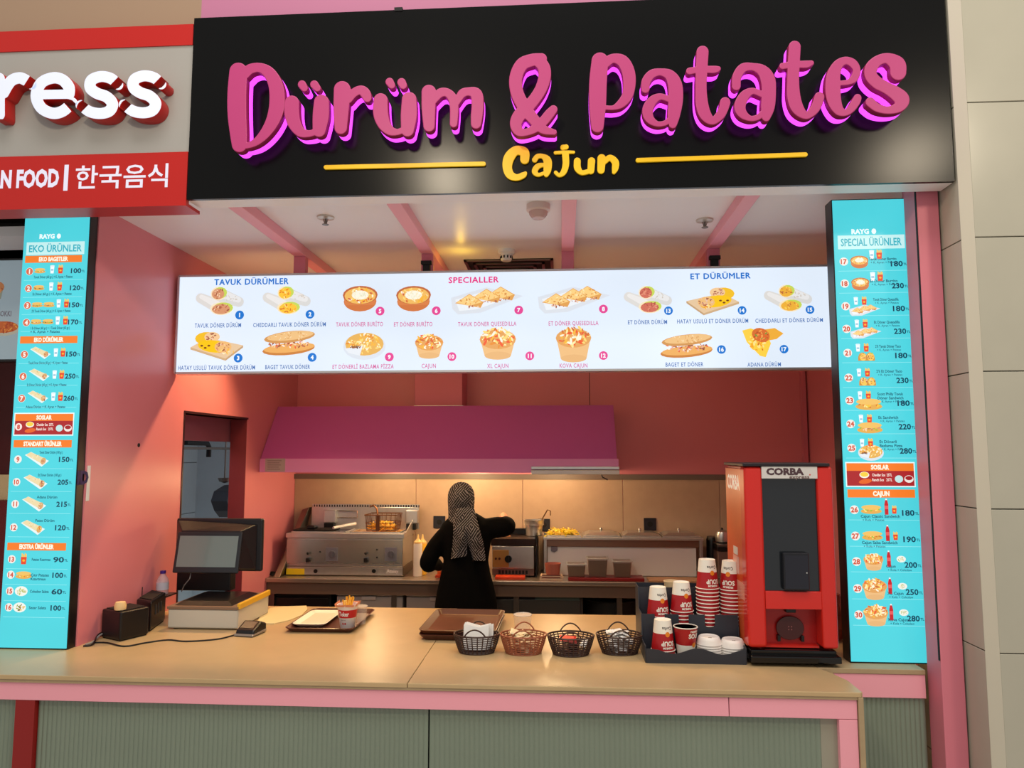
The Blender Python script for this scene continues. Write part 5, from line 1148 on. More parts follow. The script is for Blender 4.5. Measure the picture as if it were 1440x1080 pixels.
# crumpled bag behind the machine on the right
X, Y_ = cx_(1186, 915)
b = MB(); b.lathe([(.02, 0), (.055, .01), (.062, .06), (.05, .12), (.06, .17), (.03, .215), (.0001, .22)], (0, 0, 0), 18)
b.v = [(x*(1+.25*math.sin(9*z*10+x*60))+.006*math.sin(z*70), y*(1+.2*math.cos(z*60+y*50)), z) for x, y, z in b.v]
t = thing('crumpled_bag', 'crumpled reddish clear bag between the soup machine and right menu panel', 'bag', (X+.03, Y_+.22, ZC))
b.build('bag_body', mat('bag_red', (150, 70, 56), .2, noise=.5, nscale=22), t, smooth=False, w=False)
MB().tube([(0, 0, .21), (.01, 0, .235), (.02, .01, .245)], .008, 6).build('knot', mat('bag_red', ()), t, w=False)
# ================================================================== KITCHEN LINE
def R3(px, py, Y): return atY(px, py, Y)
def pbox(b, p0, p1, y0, y1, py0, py1):
    """box whose front face (plane Y=y0) spans photo x p0..p1, photo y py0..py1"""
    x0, x1 = xat(p0, y0, (py0+py1)/2), xat(p1, y0, (py0+py1)/2); m = (p0+p1)/2
    return b.box(x0, x1, y0, y1, zat(py1, y0, m), zat(py0, y0, m))
FYR = 5.74
fx0, fx1 = xat(402, FYR, 780), xat(567, FYR, 780)
fzt = zat(750, FYR, 485)
fr_ = thing('double_fryer', 'stainless steel double deep fryer with two dials on the worktop', 'fryer', ((fx0+fx1)/2, FYR, ZW))
b = MB(); b.box(fx0, fx1, FYR+.01, 6.12, ZW+.002, zat(797, FYR, 485)); b.build('plinth', STEELD, fr_, bevel=.003)
b = MB(); b.box(fx0+.004, fx1-.004, FYR+.012, 6.12, zat(797, FYR, 485)+.001, zat(757, FYR, 485)); b.build('body', STEEL, fr_, bevel=.003)
b = MB(); b.box(fx0-.004, fx1+.006, FYR, 6.13, zat(757, FYR, 485), fzt); b.build('top_rim', STEEL, fr_, bevel=.004)
b = MB(); pbox(b, 403, 566, FYR+.004, FYR+.012, 759, 793); b.build('control_panel', mat('fryer_panel', (190, 190, 186), .24, .8, noise=.12, nscale=4), fr_, bevel=.001)
b = MB(); pbox(b, 403, 566, FYR+.003, FYR+.011, 798, 808.5); b.build('lower_panel', STEEL, fr_, bevel=.001)
for c in (458, 541):
    g = MB(); pbox(g, c, c+17, FYR, FYR+.004, 770, 789); pl = g.build('dial_plate', mat('dial_grey', (130, 130, 142), .4, .3), fr_, bevel=.001)
    x, z = R3(c+9, 779.5, FYR-.01)
    MB().cyl((x, FYR-.022, z), (x, FYR, z), .026, n=20).box(x-.004, x+.004, FYR-.03, FYR-.02, z-.026, z+.026).build('dial', mat('dial_dark', (92, 92, 104), .35), pl, smooth=True)
for c in (434, 515):
    x, z = R3(c, 786, FYR); b = MB(); b.cyl((x, FYR-.03, z), (x, FYR+.01, z), .012, n=10).cyl((x, FYR-.025, z-.02), (x, FYR-.025, z+.01), .014, n=10).box(x-.004, x+.03, FYR-.035, FYR-.028, z-.014, z-.008); b.ball((x, FYR-.02, z+.045), .011)
    b.build('drain_tap', BLACK, fr_, smooth=True)
for c in (444, 526):
    x, z = R3(c, 803, FYR); MB().cyl((x, FYR-.006, z), (x, FYR+.004, z), .016, .014, 14).build('bolt', BLACK, fr_)
for c, d in ((530, 773), (530, 784), (450, 776)):
    x, z = R3(c, d, FYR); MB().cyl((x, FYR, z), (x, FYR+.004, z), .006, n=8).build('indicator', BLACK, fr_)
b = MB(); pbox(b, 402.5, 428, FYR+.0015, FYR+.003, 799.5, 808); b.build('yellow_label', mat('label_yellow', (226, 200, 24), .5), fr_)
P = Print(FYR+.0025, 0, 'ink_print'); P.at(552, 803).text('Atalay', 0, 0, 4.6, (226, 226, 230), 17, 'c', .03); P.flush('maker_lettering', fr_)
# wells
for i, (a, c) in enumerate(((412, 485), (494, 562))):
    x0, x1 = xat(a, FYR+.05, 745), xat(c, FYR+.05, 745)
    MB().box(x0, x1, FYR+.05, FYR+.30, fzt-.001, fzt+.002).build('well', mat('oil_dark' if i == 0 else 'oil_gold', (30, 26, 26) if i == 0 else (226, 170, 80), .12), fr_)
    b = MB()
    for q in ((x0-.008, x0, FYR+.042, FYR+.308), (x1, x1+.008, FYR+.042, FYR+.308), (x0, x1, FYR+.042, FYR+.05), (x0, x1, FYR+.30, FYR+.308)): b.box(q[0], q[1], q[2], q[3], fzt, fzt+.008)
    b.build('well_rim', STEEL, fr_)
    hx = xat(456 if i == 0 else 571, FYR+.33, 730)
    MB().box(hx, hx+.10, FYR+.31, FYR+.37, fzt+.05, fzt+.155).build('element_head', STEEL, fr_, bevel=.006)
    MB().box(hx+.01, hx+.09, FYR+.29, FYR+.35, fzt, fzt+.05).build('element_base', BLACK, fr_, bevel=.004)
x0, x1 = xat(413, FYR+.06, 745), xat(470, FYR+.06, 745)
MB().box(x0, x1, FYR+.045, FYR+.22, fzt+.009, fzt+.022).build('fryer_lid', BLACKM, fr_, bevel=.004)
MB().cyl((x1-.02, FYR+.1, fzt+.03), (x1+.11, FYR+.28, fzt+.05), .012, n=10).build('lid_handle', WHITE, fr_, smooth=True)
MB().box(x0+.10, x0+.17, FYR+.06, FYR+.14, fzt+.022, fzt+.05).build('lid_grip', BLACK, fr_, bevel=.01)
b = MB(); z = fzt+.09; xa, xb = xat(467, FYR+.36, 720), xat(503, FYR+.36, 720)
for zz in (z, z+.055): b.tube([(xa, FYR+.35, zz), (xb, FYR+.35, zz)], .0045, 6)
b.tube([(xb, FYR+.35, z), (xb, FYR+.35, z+.055)], .0045, 6); b.build('element_rod', mat('rod_bright', (206, 196, 190), .25, .8), fr_, smooth=True)
zs0 = fzt; zs1 = zat(709, 6.13, 520); sx0, sx1 = xat(440, 6.13, 720), xat(590, 6.13, 720)
MB().box(sx0, sx1, 6.10, 6.125, zs0, zs1-.022).build('backsplash', STEEL, fr_, bevel=.002)
b = MB(); n = 42
for k in range(n):
    x = sx0+(sx1-sx0)*(k+.5)/n; b.box(x-.0055, x+.0055, 6.10, 6.106, zs1-.022, zs1-.003)
b.box(sx0, sx1, 6.10, 6.125, zs1-.003, zs1); b.build('vent_teeth', STEEL, fr_)
MB().box(sx0, sx1, 6.112, 6.12, zs1-.022, zs1-.003).build('vent_dark', BLACKM, fr_)
MB().prism([(FYR+.02, fzt), (6.12, fzt), (6.12, fzt+.10)], fx1+.006, fx1+.012, 'x').build('side_wing', STEEL, fr_)
# fryer basket with fries
bw0, bw1 = xat(516, FYR+.10, 740), xat(556, FYR+.10, 740); by0, by1 = FYR+.09, FYR+.27; bz = fzt+.012; bzt = fzt+.135
bk = thing('fryer_basket', 'wire fryer basket full of fries standing in the right well', 'fryer basket', ((bw0+bw1)/2, by0, bz))
WM = mat('wire_bronze', (110, 70, 40), .35, .6); b = MB()
for z, e in ((bz, 0), (bz+.03, .004), (bz+.06, .008), (bzt, .014)):
    b.tube([(bw0-e, by0-e, z), (bw1+e, by0-e, z), (bw1+e, by1+e, z), (bw0-e, by1+e, z)], .003 if z < bzt else .005, 5, True)
for k in range(7):
    u = k/6
    for yy, s in ((by0, -1), (by1, 1)): b.tube([(bw0+(bw1-bw0)*u, yy, bz), (bw0+(bw1-bw0)*u, yy+s*.014, bzt)], .0022, 4)
    for xx, s in ((bw0, -1), (bw1, 1)): b.tube([(xx, by0+(by1-by0)*u, bz), (xx+s*.014, by0+(by1-by0)*u, bzt)], .0022, 4)
b.build('wire_frame', WM, bk)
xm = (bw0+bw1)/2-.02
MB().box(xm-.014, xm+.014, by0-.016, by0-.010, bz, bzt).build('front_plate', mat('plate_bronze', (96, 60, 40), .4, .6), bk)
MB().tube([(xm, by0-.01, bzt-.02), (xm-.02, by0+.02, bzt+.05), (xm-.05, by0+.03, bzt+.075), (xm-.075, by0+.02, bzt+.062)], .007, 8).build('handle', WM, bk, smooth=True)
def heap(name, label, x0, x1, y0, y1, z0, h, n, mats_, cat, L=.05, w=.0045):
    b = MB()
    for k in range(n):
        b.m = k % 3; u, v = random.random(), random.random(); q = z0+h*random.random()*(1-.5*abs(2*u-1)**3)
        a = random.random()*6.28; fry(b, (x0+(x1-x0)*u, y0+(y1-y0)*v, q), L*random.uniform(.6, 1), (math.cos(a), math.sin(a)*.6, random.uniform(-.3, .5)), w)
    o = b.build(name, mats_, origin=((x0+x1)/2, (y0+y1)/2, z0)); return tag(o, label, cat, None, 'stuff')
heap('fries_heap', 'golden fries filling the wire fryer basket', bw0+.02, bw1-.04, by0+.01, by1-.03, bz+.006, .055, 150, FRY, 'fries')
# leaning steel side board left of the fryer
x0, z0 = R3(391, 806, 5.66); x1, z1 = R3(431, 713, 6.10)
b = MB(); b.add([(x0-.03, 5.64, ZW), (x0+.02, 5.64, ZW), (x1+.03, 6.08, z1), (x1-.03, 6.08, z1-.02), (x0-.03, 6.0, ZW), (x0+.02, 6.0, ZW), (x1+.03, 6.16, z1), (x1-.03, 6.16, z1-.02)],
    [(0, 1, 2, 3), (4, 7, 6, 5), (0, 4, 5, 1), (1, 5, 6, 2), (2, 6, 7, 3), (3, 7, 4, 0)])
tag(b.build('side_board', STEELD, bevel=.004, origin=(x0, 5.7, ZW)), 'steel board leaning against the wall left of the fryer', 'board')
x0, z0 = R3(376, 806, 5.68)
t = thing('tongs', 'dark metal tongs lying on the left end of the worktop', 'tongs', (x0, 5.7, ZW))
MB().tube([(x0-.06, 5.66, ZW+.02), (x0+.02, 5.72, ZW+.012), (x0+.10, 5.74, ZW+.01)], .009, 6).build('arm', BLACK, t); MB().tube([(x0-.06, 5.67, ZW+.03), (x0+.02, 5.73, ZW+.024), (x0+.10, 5.75, ZW+.012)], .009, 6).build('arm', BLACK, t)
# squeeze bottles
for i, (px, Y, cb, cc, lab) in enumerate(((587.5, 5.78, (226, 220, 214), (240, 206, 130), 'white squeeze sauce bottle standing beside the fryer'), (594, 5.86, (240, 190, 60), (240, 196, 80), 'yellow squeeze sauce bottle half hidden behind the white one'))):
    x = xat(px, Y, 790); t = thing('squeeze_bottle', lab, 'bottle', (x, Y, ZW), 0, 'squeeze bottles'); h = zat(764, Y, 588)-ZW
    MB().lathe([(.030, 0), (.034, .004), (.034, h-.012), (.030, h)], (x, Y, ZW), 24).build('bottle_body', mat('squeeze_%d' % i, cb, .4), t, smooth=True)
    MB().lathe([(.032, h), (.031, h+.012), (.014, h+.03), (.010, h+.04), (.005, h+.07), (.0001, h+.07)], (x, Y, ZW), 20).build('nozzle_cap', mat('squeeze_cap', cc, .4), t, smooth=True)
# red boards
for i, (p, q, y, lab) in enumerate(((612, 652, 5.70, 'red cutting board left of the person on the worktop'), (696, 738, 5.66, 'orange red cutting board in front of the grill'))):
    x0, x1 = xat(p, y, 806), xat(q, y, 806)
    o = MB().box(x0, x1, y, y+.10, ZW+.0, ZW+.022).build('cutting_board', mat('board_red', (200, 64, 30), .4), bevel=.004, origin=((x0+x1)/2, y, ZW)); tag(o, lab, 'board', 'red cutting boards')
x, z = R3(620, 792, 5.72)
t = thing('orange_tub', 'small orange tub on the red board by the person', 'tub', (x, 5.75, ZW+.022)); MB().lathe([(.03, 0), (.04, .05), (.042, .052), (.036, .052), (.0001, .03)], (x, 5.75, ZW+.022), 18).build('tub_body', mat('tub_orange', (226, 120, 60), .4), t, smooth=True)
# grill
GY = 5.78
x0, x1 = xat(692, GY, 780), xat(751, GY, 780); gz0, gz1 = ZW+.025, zat(768, GY, 720); gzt = zat(757, GY+.02, 720)
gr = thing('griddle', 'stainless electric griddle with black dial and dark hot plate', 'griddle', ((x0+x1)/2, GY, ZW))
MB().box(x0, x1, GY, 6.12, gz0+.04, gz1).build('body', STEEL, gr, bevel=.004)
MB().box(x0, x1, GY+.004, 6.1, ZW+.012, gz0+.038).build('vent_base', mat('vent_brown', (110, 84, 78), .4, .3), gr, bevel=.002)
b = MB()
for k in range(9): b.box(x0+.05+k*.026, x0+.066+k*.026, GY+.001, GY+.004, gz0+.0, gz0+.026)
b.build('vent_slot', BLACKM, gr)
MB().box(x0+.004, x0+.13, GY-.005, GY, gz0+.05, gz1-.03).build('brass_panel', mat('panel_brass', (180, 140, 80), .35, .4), gr, bevel=.001)
x, z = xat(715, GY, 784), (gz0+.05+gz1-.03)/2
MB().cyl((x, GY-.03, z), (x, GY-.004, z), .027, n=22).box(x-.005, x+.005, GY-.036, GY-.028, z-.026, z+.026).build('dial', BLACK, gr, smooth=True)
for k in (0, 1): MB().cyl((x0+.03+k*.028, GY-.012, z), (x0+.03+k*.028, GY-.004, z), .009, n=10).build('switch', mat('switch_brown', (70, 30, 24), .4), gr)
MB().box(x0-.01, x1+.01, GY-.005, 6.13, gz1+.002, gzt).build('hot_plate', mat('hotplate', (48, 34, 30), .3, .5, noise=.4, nscale=20), gr, bevel=.004)
MB().box(x0-.01, x1+.014, 6.08, 6.13, gzt, zat(752, 6.08, 720)+.05).build('splash_guard', BLACK, gr, bevel=.003)
MB().box(x1+.012, x1+.024, GY-.002, 6.13, ZW+.004, gzt+.03).build('side_frame', BLACK, gr, bevel=.002)
for a in (x0+.03, x1-.03): MB().cyl((a, GY+.05, ZW), (a, GY+.05, ZW+.013), .014, n=10).build('foot', BLACKM, gr)
for k in range(7):
    o = MB(); fry(o, (0, 0, 0), .03, (1, .3*k, .1), .006); o = o.build('meat_strip', mat('meat_tan', (206, 140, 90), .5), w=False); o.location = (xat(706, GY+.1, 760)+k*.006, GY+.1+(k % 3)*.02, gzt+.006+(k % 2)*.006); o.rotation_euler = (0, 0, k*.9); tag(o, 'strip of tan cooked meat on the dark hot plate', 'meat', 'meat strips on the griddle')
# pot with ladle
PY_ = 6.0; x = xat(751, PY_, 742); zp0 = gzt; zp1 = zat(732, PY_, 750)
t = thing('steel_pot', 'round steel pot on the back of the griddle in front of a socket', 'pot', (x, PY_, zp0)); hh = zp1-zp0
MB().lathe([(.06, 0), (.064, .004), (.068, hh*.7), (.078, hh*.72), (.078, hh), (.082, hh+.006), (.074, hh+.006), (.072, hh*.74), (.06, .01), (.0001, .01)], (x, PY_, zp0), 28).build('pot_body', STEEL, t, smooth=True)
MB().lathe([(.073, hh-.01), (.0001, hh-.01)], (x, PY_, zp0), 28).build('sauce', mat('sauce_cream', (226, 190, 140), .4), t)
t = thing('serving_ladle', 'thin steel ladle leaning out of the round pot', 'ladle', (x+.05, PY_, zp1))
MB().tube([(x+.035, PY_-.02, zp0+.02), (x+.07, PY_, zp1+.02), (*[R3(772, 718, PY_)[0]-.012], PY_, zat(717, PY_, 772)), (R3(774, 717, PY_)[0], PY_, zat(718, PY_, 772)-.003), (R3(774, 725, PY_)[0], PY_, zat(725, PY_, 772))], .005, 6).build('handle', mat('handle_bronze', (120, 90, 60), .3, .8), t, smooth=True)
MB().ball((x+.035, PY_-.02, zp0+.022), .02).build('ladle_bowl', STEEL, t, smooth=True)
# bain-marie
NY_ = 5.84
x0, x1 = xat(764, NY_, 780), xat(990, NY_, 780); zt1 = zat(756, NY_, 870); zt0 = zat(770, NY_, 870)
bm_ = thing('bain_marie', 'long stainless bain-marie counter unit holding four steel pans', 'bain-marie', ((x0+x1)/2, NY_, ZW))
MB().box(x0+.03, x1-.05, NY_+.05, 6.14, ZW+.002, zt0).build('lower_panel', mat('pale_steel', (232, 232, 230), .35, .1, noise=.04, nscale=3), bm_, bevel=.003)
MB().box(x0+.02, x1-.03, NY_+.03, 6.14, zt0, zt1-.02).build('tank', mat('tank_reflection_brown', (150, 116, 98), .35, .8), bm_, bevel=.003)  # brown reflection under the rim is put into the tank's colour
MB().box(x0, x1, NY_, 6.15, zt1-.02, zt1).build('top_rim', STEEL, bm_, bevel=.003)
for a in (x0+.004, x1-.03): MB().box(a, a+.024, NY_+.006, NY_+.03, ZW, zt1-.02).build('leg', STEEL, bm_, bevel=.002)
MB().prism([(x0+.06, zt0-.002), (x0+.11, zt0-.002), (x0+.11, zt0-.03), (x0+.085, zt0-.045), (x0+.06, zt0-.035)], NY_+.035, NY_+.048, 'y').build('bracket', mat('bracket_grey', (110, 110, 120), .4), bm_)
spans = [(769, 817), (820, 872), (874, 929), (931, 984)]
for i, (a, c) in enumerate(spans):
    xa, xb = xat(a, NY_+.05, 752), xat(c, NY_+.05, 752)
    t = thing('food_pan', ['open steel pan heaped with fries at the left end of the bain-marie', 'steel pan with lid next to the fries pan', 'steel pan with lid in the middle right of the bain-marie', 'steel pan with lid at the right end of the bain-marie'][i], 'pan', ((xa+xb)/2, NY_+.15, zt1), 0, 'pans in the bain-marie')
    b = MB(); ya, yb = NY_+.02, 6.13
    for q in ((xa, xb, ya, ya+.012), (xa, xb, yb-.012, yb), (xa, xa+.012, ya+.012, yb-.012), (xb-.012, xb, ya+.012, yb-.012)): b.box(q[0], q[1], q[2], q[3], zt1+.0, zt1+.012)
    b.build('pan_rim', STEEL, t, bevel=.002)
    MB().box(xa+.012, xb-.012, ya+.012, yb-.012, zt1+.0, zt1+.003).build('pan_floor', STEELD, t)
    if i:
        MB().frustum((xa+.008, xb-.008, ya+.008, yb-.008), (xa+.05, xb-.05, ya+.05, yb-.05), zt1+.013, zt1+.032).build('pan_lid', STEEL, t, bevel=.006, seg=3)
        xm = (xa+xb)/2; MB().cyl((xm, (ya+yb)/2, zt1+.032), (xm, (ya+yb)/2, zt1+.046), .008, n=10).ball((xm, (ya+yb)/2, zt1+.05), .012).build('lid_knob', STEEL, t, smooth=True)
    else: heap('pan_fries', 'pale yellow fries heaped in the open pan of the bain-marie', xa+.02, xb-.05, ya+.02, yb-.06, zt1+.006, .034, 300, [mat('fry_yellow', (240, 214, 60), .5), mat('fry_yellow2', (226, 196, 40), .5), mat('fry_pale', ())], 'fries', .05)
# gastro pans on a dark red board
x0, x1 = xat(799, 5.66, 810), xat(906, 5.66, 810)
o = MB().box(x0, x1, 5.645, 5.80, ZW, ZW+.024).build('cutting_board', mat('board_dark_red', (140, 26, 24), .4), bevel=.004, origin=((x0+x1)/2, 5.7, ZW)); tag(o, 'long dark red cutting board under the three small steel pans', 'board', 'red cutting boards')
for i, (a, c, tp) in enumerate(((796, 825, 789), (825, 856, 781), (861, 890, 785))):
    Y = 5.715; xa, xb = xat(a, Y-.06, 795), xat(c, Y-.06, 795); zt_ = zat(tp+4, Y-.06, a); z0 = ZW+.024
    t = thing('gastro_pan', ['short steel food pan, left of the three on the dark red board', 'tallest steel food pan, middle of the three on the dark red board', 'steel food pan with wide rim, right of the three on the dark red board'][i], 'pan', ((xa+xb)/2, Y, z0), 0, 'steel pans on the dark red board')
    b = MB(); b.frustum((xa+.018, xb-.018, Y-.05, Y+.05), (xa+.008, xb-.008, Y-.062, Y+.062), z0, zt_-.006); b.build('pan_body', mat('gastro_steel', (176, 156, 144), .3, .8), t, bevel=.008, seg=3)
    b = MB()
    for q in ((xa, xb, Y-.07, Y-.058), (xa, xb, Y+.058, Y+.07), (xa, xa+.012, Y-.058, Y+.058), (xb-.012, xb, Y-.058, Y+.058)): b.box(q[0], q[1], q[2], q[3], zt_-.006, zt_)
    b.build('pan_rim', STEEL, t, bevel=.002)
    MB().box(xa+.012, xb-.012, Y-.058, Y+.058, zt_-.014, zt_-.008).build('pan_contents', mat('pan_inside', (130, 100, 84), .5, .3), t)
# pink bowl on two flat boxes
x0, x1 = xat(759, 5.66, 810), xat(792, 5.66, 810)
for k in range(2):
    o = MB().box(x0+k*.004, x1-k*.006, 5.65, 5.76, ZW+k*.018, ZW+.016+k*.018).build('flat_carton', mat('carton_cream', (206, 176, 150), .6), bevel=.001, origin=((x0+x1)/2, 5.7, ZW+k*.018)); tag(o, ['lower flat cream carton under the pink bowl', 'upper flat cream carton under the pink bowl'][k], 'carton', 'flat cartons on the worktop')
    P = Print(5.65, 0, 'ink_print'); P.at(775, 812.5-3.2*k).rect(-13, -.9, 13, .5, (120, 60, 50)); P.flush('print_strip', o)
x = (x0+x1)/2+.01; zz = ZW+.034; h = zat(792, 5.7, 778)-zz
t = thing('pink_bowl', 'small dusty pink bowl on the flat cartons at the bain-marie end', 'bowl', (x, 5.705, zz)); MB().lathe([(.044, 0), (.05, .004), (.062, h), (.058, h), (.045, .01), (.0001, .01)], (x, 5.705, zz), 24).build('bowl_body', mat('dusty_pink', (176, 100, 84), .4), t, smooth=True)
x0, x1 = xat(912, 5.66, 812), xat(985, 5.66, 812)
o = MB().box(x0, x1, 5.64, 5.80, ZW, ZW+.012).build('cutting_board', mat('tan_board', (196, 150, 108), .45), bevel=.003, origin=((x0+x1)/2, 5.7, ZW)); tag(o, 'tan wooden looking board on the worktop behind the cup stacks', 'board')
# appliance and kettle at the right end, mostly behind the soup machine
x0, x1 = xat(1010, 5.8, 780), xat(1075, 5.8, 780)
t = thing('coffee_machine', 'grey brown appliance with dark band behind the cup stacks', 'appliance', ((x0+x1)/2, 5.8, ZW)); zc_ = zat(766, 5.8, 1010)
MB().box(x0, x1, 5.8, 6.12, ZW, zc_-.05).build('body', mat('appliance_body', (120, 96, 90), .4, .2), t, bevel=.005)
MB().box(x0-.006, x1, 5.79, 6.12, zc_-.05, zc_-.018).build('dark_band', BLACK, t, bevel=.003)
MB().box(x0-.004, x1, 5.795, 6.12, zc_-.018, zc_).build('top', STEELD, t, bevel=.003)
x = xat(1013, 5.9, 752)
t = thing('round_kettle', 'round shiny steel kettle on top of the grey brown appliance', 'kettle', (x+.02, 5.93, zc_)); MB().lathe([(.03, 0), (.05, .01), (.055, .05), (.045, .085), (.015, .1), (.0001, .1)], (x+.02, 5.93, zc_), 22).build('kettle_body', STEEL, t, smooth=True); MB().lathe([(.0002, .098), (.008, .1), (.008, .112), (.0001, .116)], (x+.02, 5.93, zc_), 12).build('knob', BLACK, t, smooth=True)
x0 = xat(994, 6.0, 780); t = thing('dark_canister', 'tall dark canister at the right end of the bain-marie', 'canister', (x0+.03, 6.02, ZW)); hz_ = zat(756, 6.0, 1000)-ZW
MB().lathe([(.04, 0), (.042, .005), (.042, hz_-.02), (.036, hz_)], (x0+.045, 6.03, ZW), 20).build('canister_body', BLACK, t, smooth=True); MB().lathe([(.037, hz_), (.037, hz_+.008), (.0001, hz_+.012)], (x0+.045, 6.03, ZW), 20).build('canister_lid', STEELD, t, smooth=True)

# ================================================================== PERSON
PX, PYc = xat(655, 5.24, 780), 5.24
SKIN = mat('skin', (206, 150, 120), .5)
CLO = mat('black_clothes', (6, 6, 7), .9, spec=.1)
def loft(b, rings, n=24):
    """rings: (z, rx, ry, cx, cy) ellipses"""
    vs = []; fs = []
    for (z, rx, ry, cx0, cy0) in rings:
        for k in range(n): a = 2*PI*k/n; vs.append((cx0+rx*math.cos(a), cy0+ry*math.sin(a), z))
    for i in range(len(rings)-1):
        for k in range(n): fs.append((i*n+k, i*n+(k+1) % n, (i+1)*n+(k+1) % n, (i+1)*n+k))
    fs += [tuple(range(n))[::-1], tuple(range((len(rings)-1)*n, len(rings)*n))]; return b.add(vs, fs)
def limb(b, pts, n=14):
    q = catmull([(*p, r) for p, r in pts], 6); return b.tube([tuple(v[:3]) for v in q], [float(v[3]) for v in q], n).ball(tuple(pts[0][0]), pts[0][1]).ball(tuple(pts[-1][0]), pts[-1][1])
def fuse(b, name, m, parent, vox, smooth_it=6):
    o = b.build(name, m, parent); md = o.modifiers.new('r', 'REMESH'); md.mode = 'VOXEL'; md.voxel_size = vox; md.use_smooth_shade = True
    if smooth_it: s = o.modifiers.new('s', 'SMOOTH'); s.iterations = smooth_it; s.factor = .5
    dg = bpy.context.evaluated_depsgraph_get(); me = bpy.data.meshes.new_from_object(o.evaluated_get(dg)); old = o.data; o.modifiers.clear(); o.data = me; bpy.data.meshes.remove(old)
    me.polygons.foreach_set('use_smooth', [True]*len(me.polygons)); return o
hx, hz_ = R3(648.5, 703, 5.26)
sL = (xat(617, 5.24, 745)+.035, 5.24, zat(752, 5.24, 617)); sR = (xat(688, 5.26, 740), 5.27, zat(743, 5.26, 688))
eL = (xat(597, 5.22, 795)+.02, 5.24, zat(790, 5.24, 597)); hL = (xat(620, 5.62, 790), 5.64, ZW+.10)
eR = (xat(712, 5.24, 738), 5.30, zat(739, 5.26, 712)); hR = (xat(704, 5.66, 725)+.01, 5.74, zat(728, 5.7, 704))
wR = (eR[0]+(hR[0]-eR[0])*.75, eR[1]+(hR[1]-eR[1])*.75, eR[2]+.035)
pe = thing('person', 'person seen from behind in black clothes and patterned black headscarf, cooking', 'person', (PX, PYc, 0))
def hand(b, w, d, up):
    w = Vector(w); d = Vector(d).normalized(); s = d.cross(Vector(up)).normalized(); u = s.cross(d).normalized()
    b.tube([tuple(w), tuple(w+d*.04), tuple(w+d*.085)], [.024, .034, .03], 12)
    for k, (o_, L) in enumerate(((-.026, .062), (-.009, .074), (.009, .07), (.026, .055))):
        p = w+d*.08+s*o_; b.tube([tuple(p), tuple(p+d*L*.5-u*.006), tuple(p+d*L-u*.028)], [.0095, .009, .0075], 8)
    p = w+d*.03+s*-.028; b.tube([tuple(p), tuple(p+d*.035-s*.024-u*.008), tuple(p+d*.06-s*.03-u*.02)], [.012, .0105, .009], 8)
b = MB()
loft(b, [(.86, .14, .10, PX, PYc), (.95, .15, .105, PX, PYc), (1.10, .125, .095, PX, PYc+.01), (1.25, .15, .105, PX, PYc+.01), (1.36, .15, .09, PX, PYc+.01), (1.41, .08, .06, PX, PYc+.01)])
limb(b, [((PX, PYc+.01, 1.38), .055), ((hx, PYc+.03, 1.46), .05), ((hx, PYc+.04, 1.52), .052)])
b.ball((hx, 5.27, hz_+.0), .076, .092, .112, 20, 14)
b.ball((hx+.01, 5.352, hz_-.02), .012, .02, .022, 8, 6)
b.ball((hx, 5.335, hz_-.07), .03, .03, .03, 8, 6)
for s in (-1, 1): b.ball((hx+s*.076, 5.265, hz_-.01), .012, .02, .03, 8, 6)
limb(b, [(sL, .045), (((sL[0]+eL[0])/2, 5.24, (sL[2]+eL[2])/2), .04), (eL, .036), (hL, .024)]); hand(b, hL, (.5, .5, -.5), (0, 0, 1))
limb(b, [(sR, .045), (((sR[0]+eR[0])/2, 5.28, (sR[2]+eR[2])/2), .04), (eR, .037)]); limb(b, [(eR, .036), (wR, .026), (hR, .023)]); hand(b, hR, (-.3, .6, -.6), (0, 0, 1))
for s in (-1, 1): limb(b, [((PX+s*.075, PYc, .90), .085), ((PX+s*.08, PYc+.01, .50), .055), ((PX+s*.085, PYc-.01, .30), .052), ((PX+s*.085, PYc, .07), .035)]); limb(b, [((PX+s*.085, PYc, .05), .035), ((PX+s*.09, PYc+.14, .035), .03)])
body = fuse(b, 'body', SKIN, pe, .006, 3)
b = MB()
loft(b, [(.46, .255, .19, PX+.0, PYc), (.62, .235, .17, PX+.003, PYc), (.83, .215, .15, PX+.004, PYc), (.93, .195, .138, PX+.003, PYc), (1.02, .172, .13, PX, PYc), (1.10, .158, .125, PX, PYc+.01), (1.20, .172, .13, PX, PYc+.012), (1.29, .185, .132, PX, PYc+.015), (1.35, .175, .12, PX, PYc+.015), (1.40, .12, .095, PX, PYc+.015), (1.43, .075, .075, PX-.01, PYc+.02)], 32)
limb(b, [((sL[0]+.01, sL[1], sL[2]-.01), .066), (((sL[0]+eL[0])/2-.008, 5.235, (sL[2]+eL[2])/2), .062), ((eL[0], eL[1], eL[2]-.01), .06), ((eL[0]*.55+hL[0]*.45, 5.42, eL[2]*.6+hL[2]*.4), .05), ((eL[0]*.2+hL[0]*.8, 5.57, hL[2]+.01), .038)])
limb(b, [((sR[0]-.02, sR[1], sR[2]-.005), .075), (((sR[0]+eR[0])/2, 5.28, (sR[2]+eR[2])/2-.004), .075), ((eR[0]-.005, eR[1], eR[2]-.01), .068), ((eR[0]*.75+hR[0]*.25, 5.41, eR[2]+.0), .055), ((eR[0]*.5+hR[0]*.5, 5.49, eR[2]+.005), .042)])
b.ball((sL[0]+.05, sL[1]+.01, sL[2]+.0), .09, .08, .07); b.ball((sR[0]-.06, sR[1]-.01, sR[2]-.0), .09, .08, .075)
fuse(b, 'tunic', CLO, pe, .011, 5)
b = MB()
for s in (-1, 1): limb(b, [((PX+s*.08, PYc, .62), .10), ((PX+s*.085, PYc, .30), .075), ((PX+s*.087, PYc, .09), .065)])
fuse(b, 'trousers', CLO, pe, .014, 3)
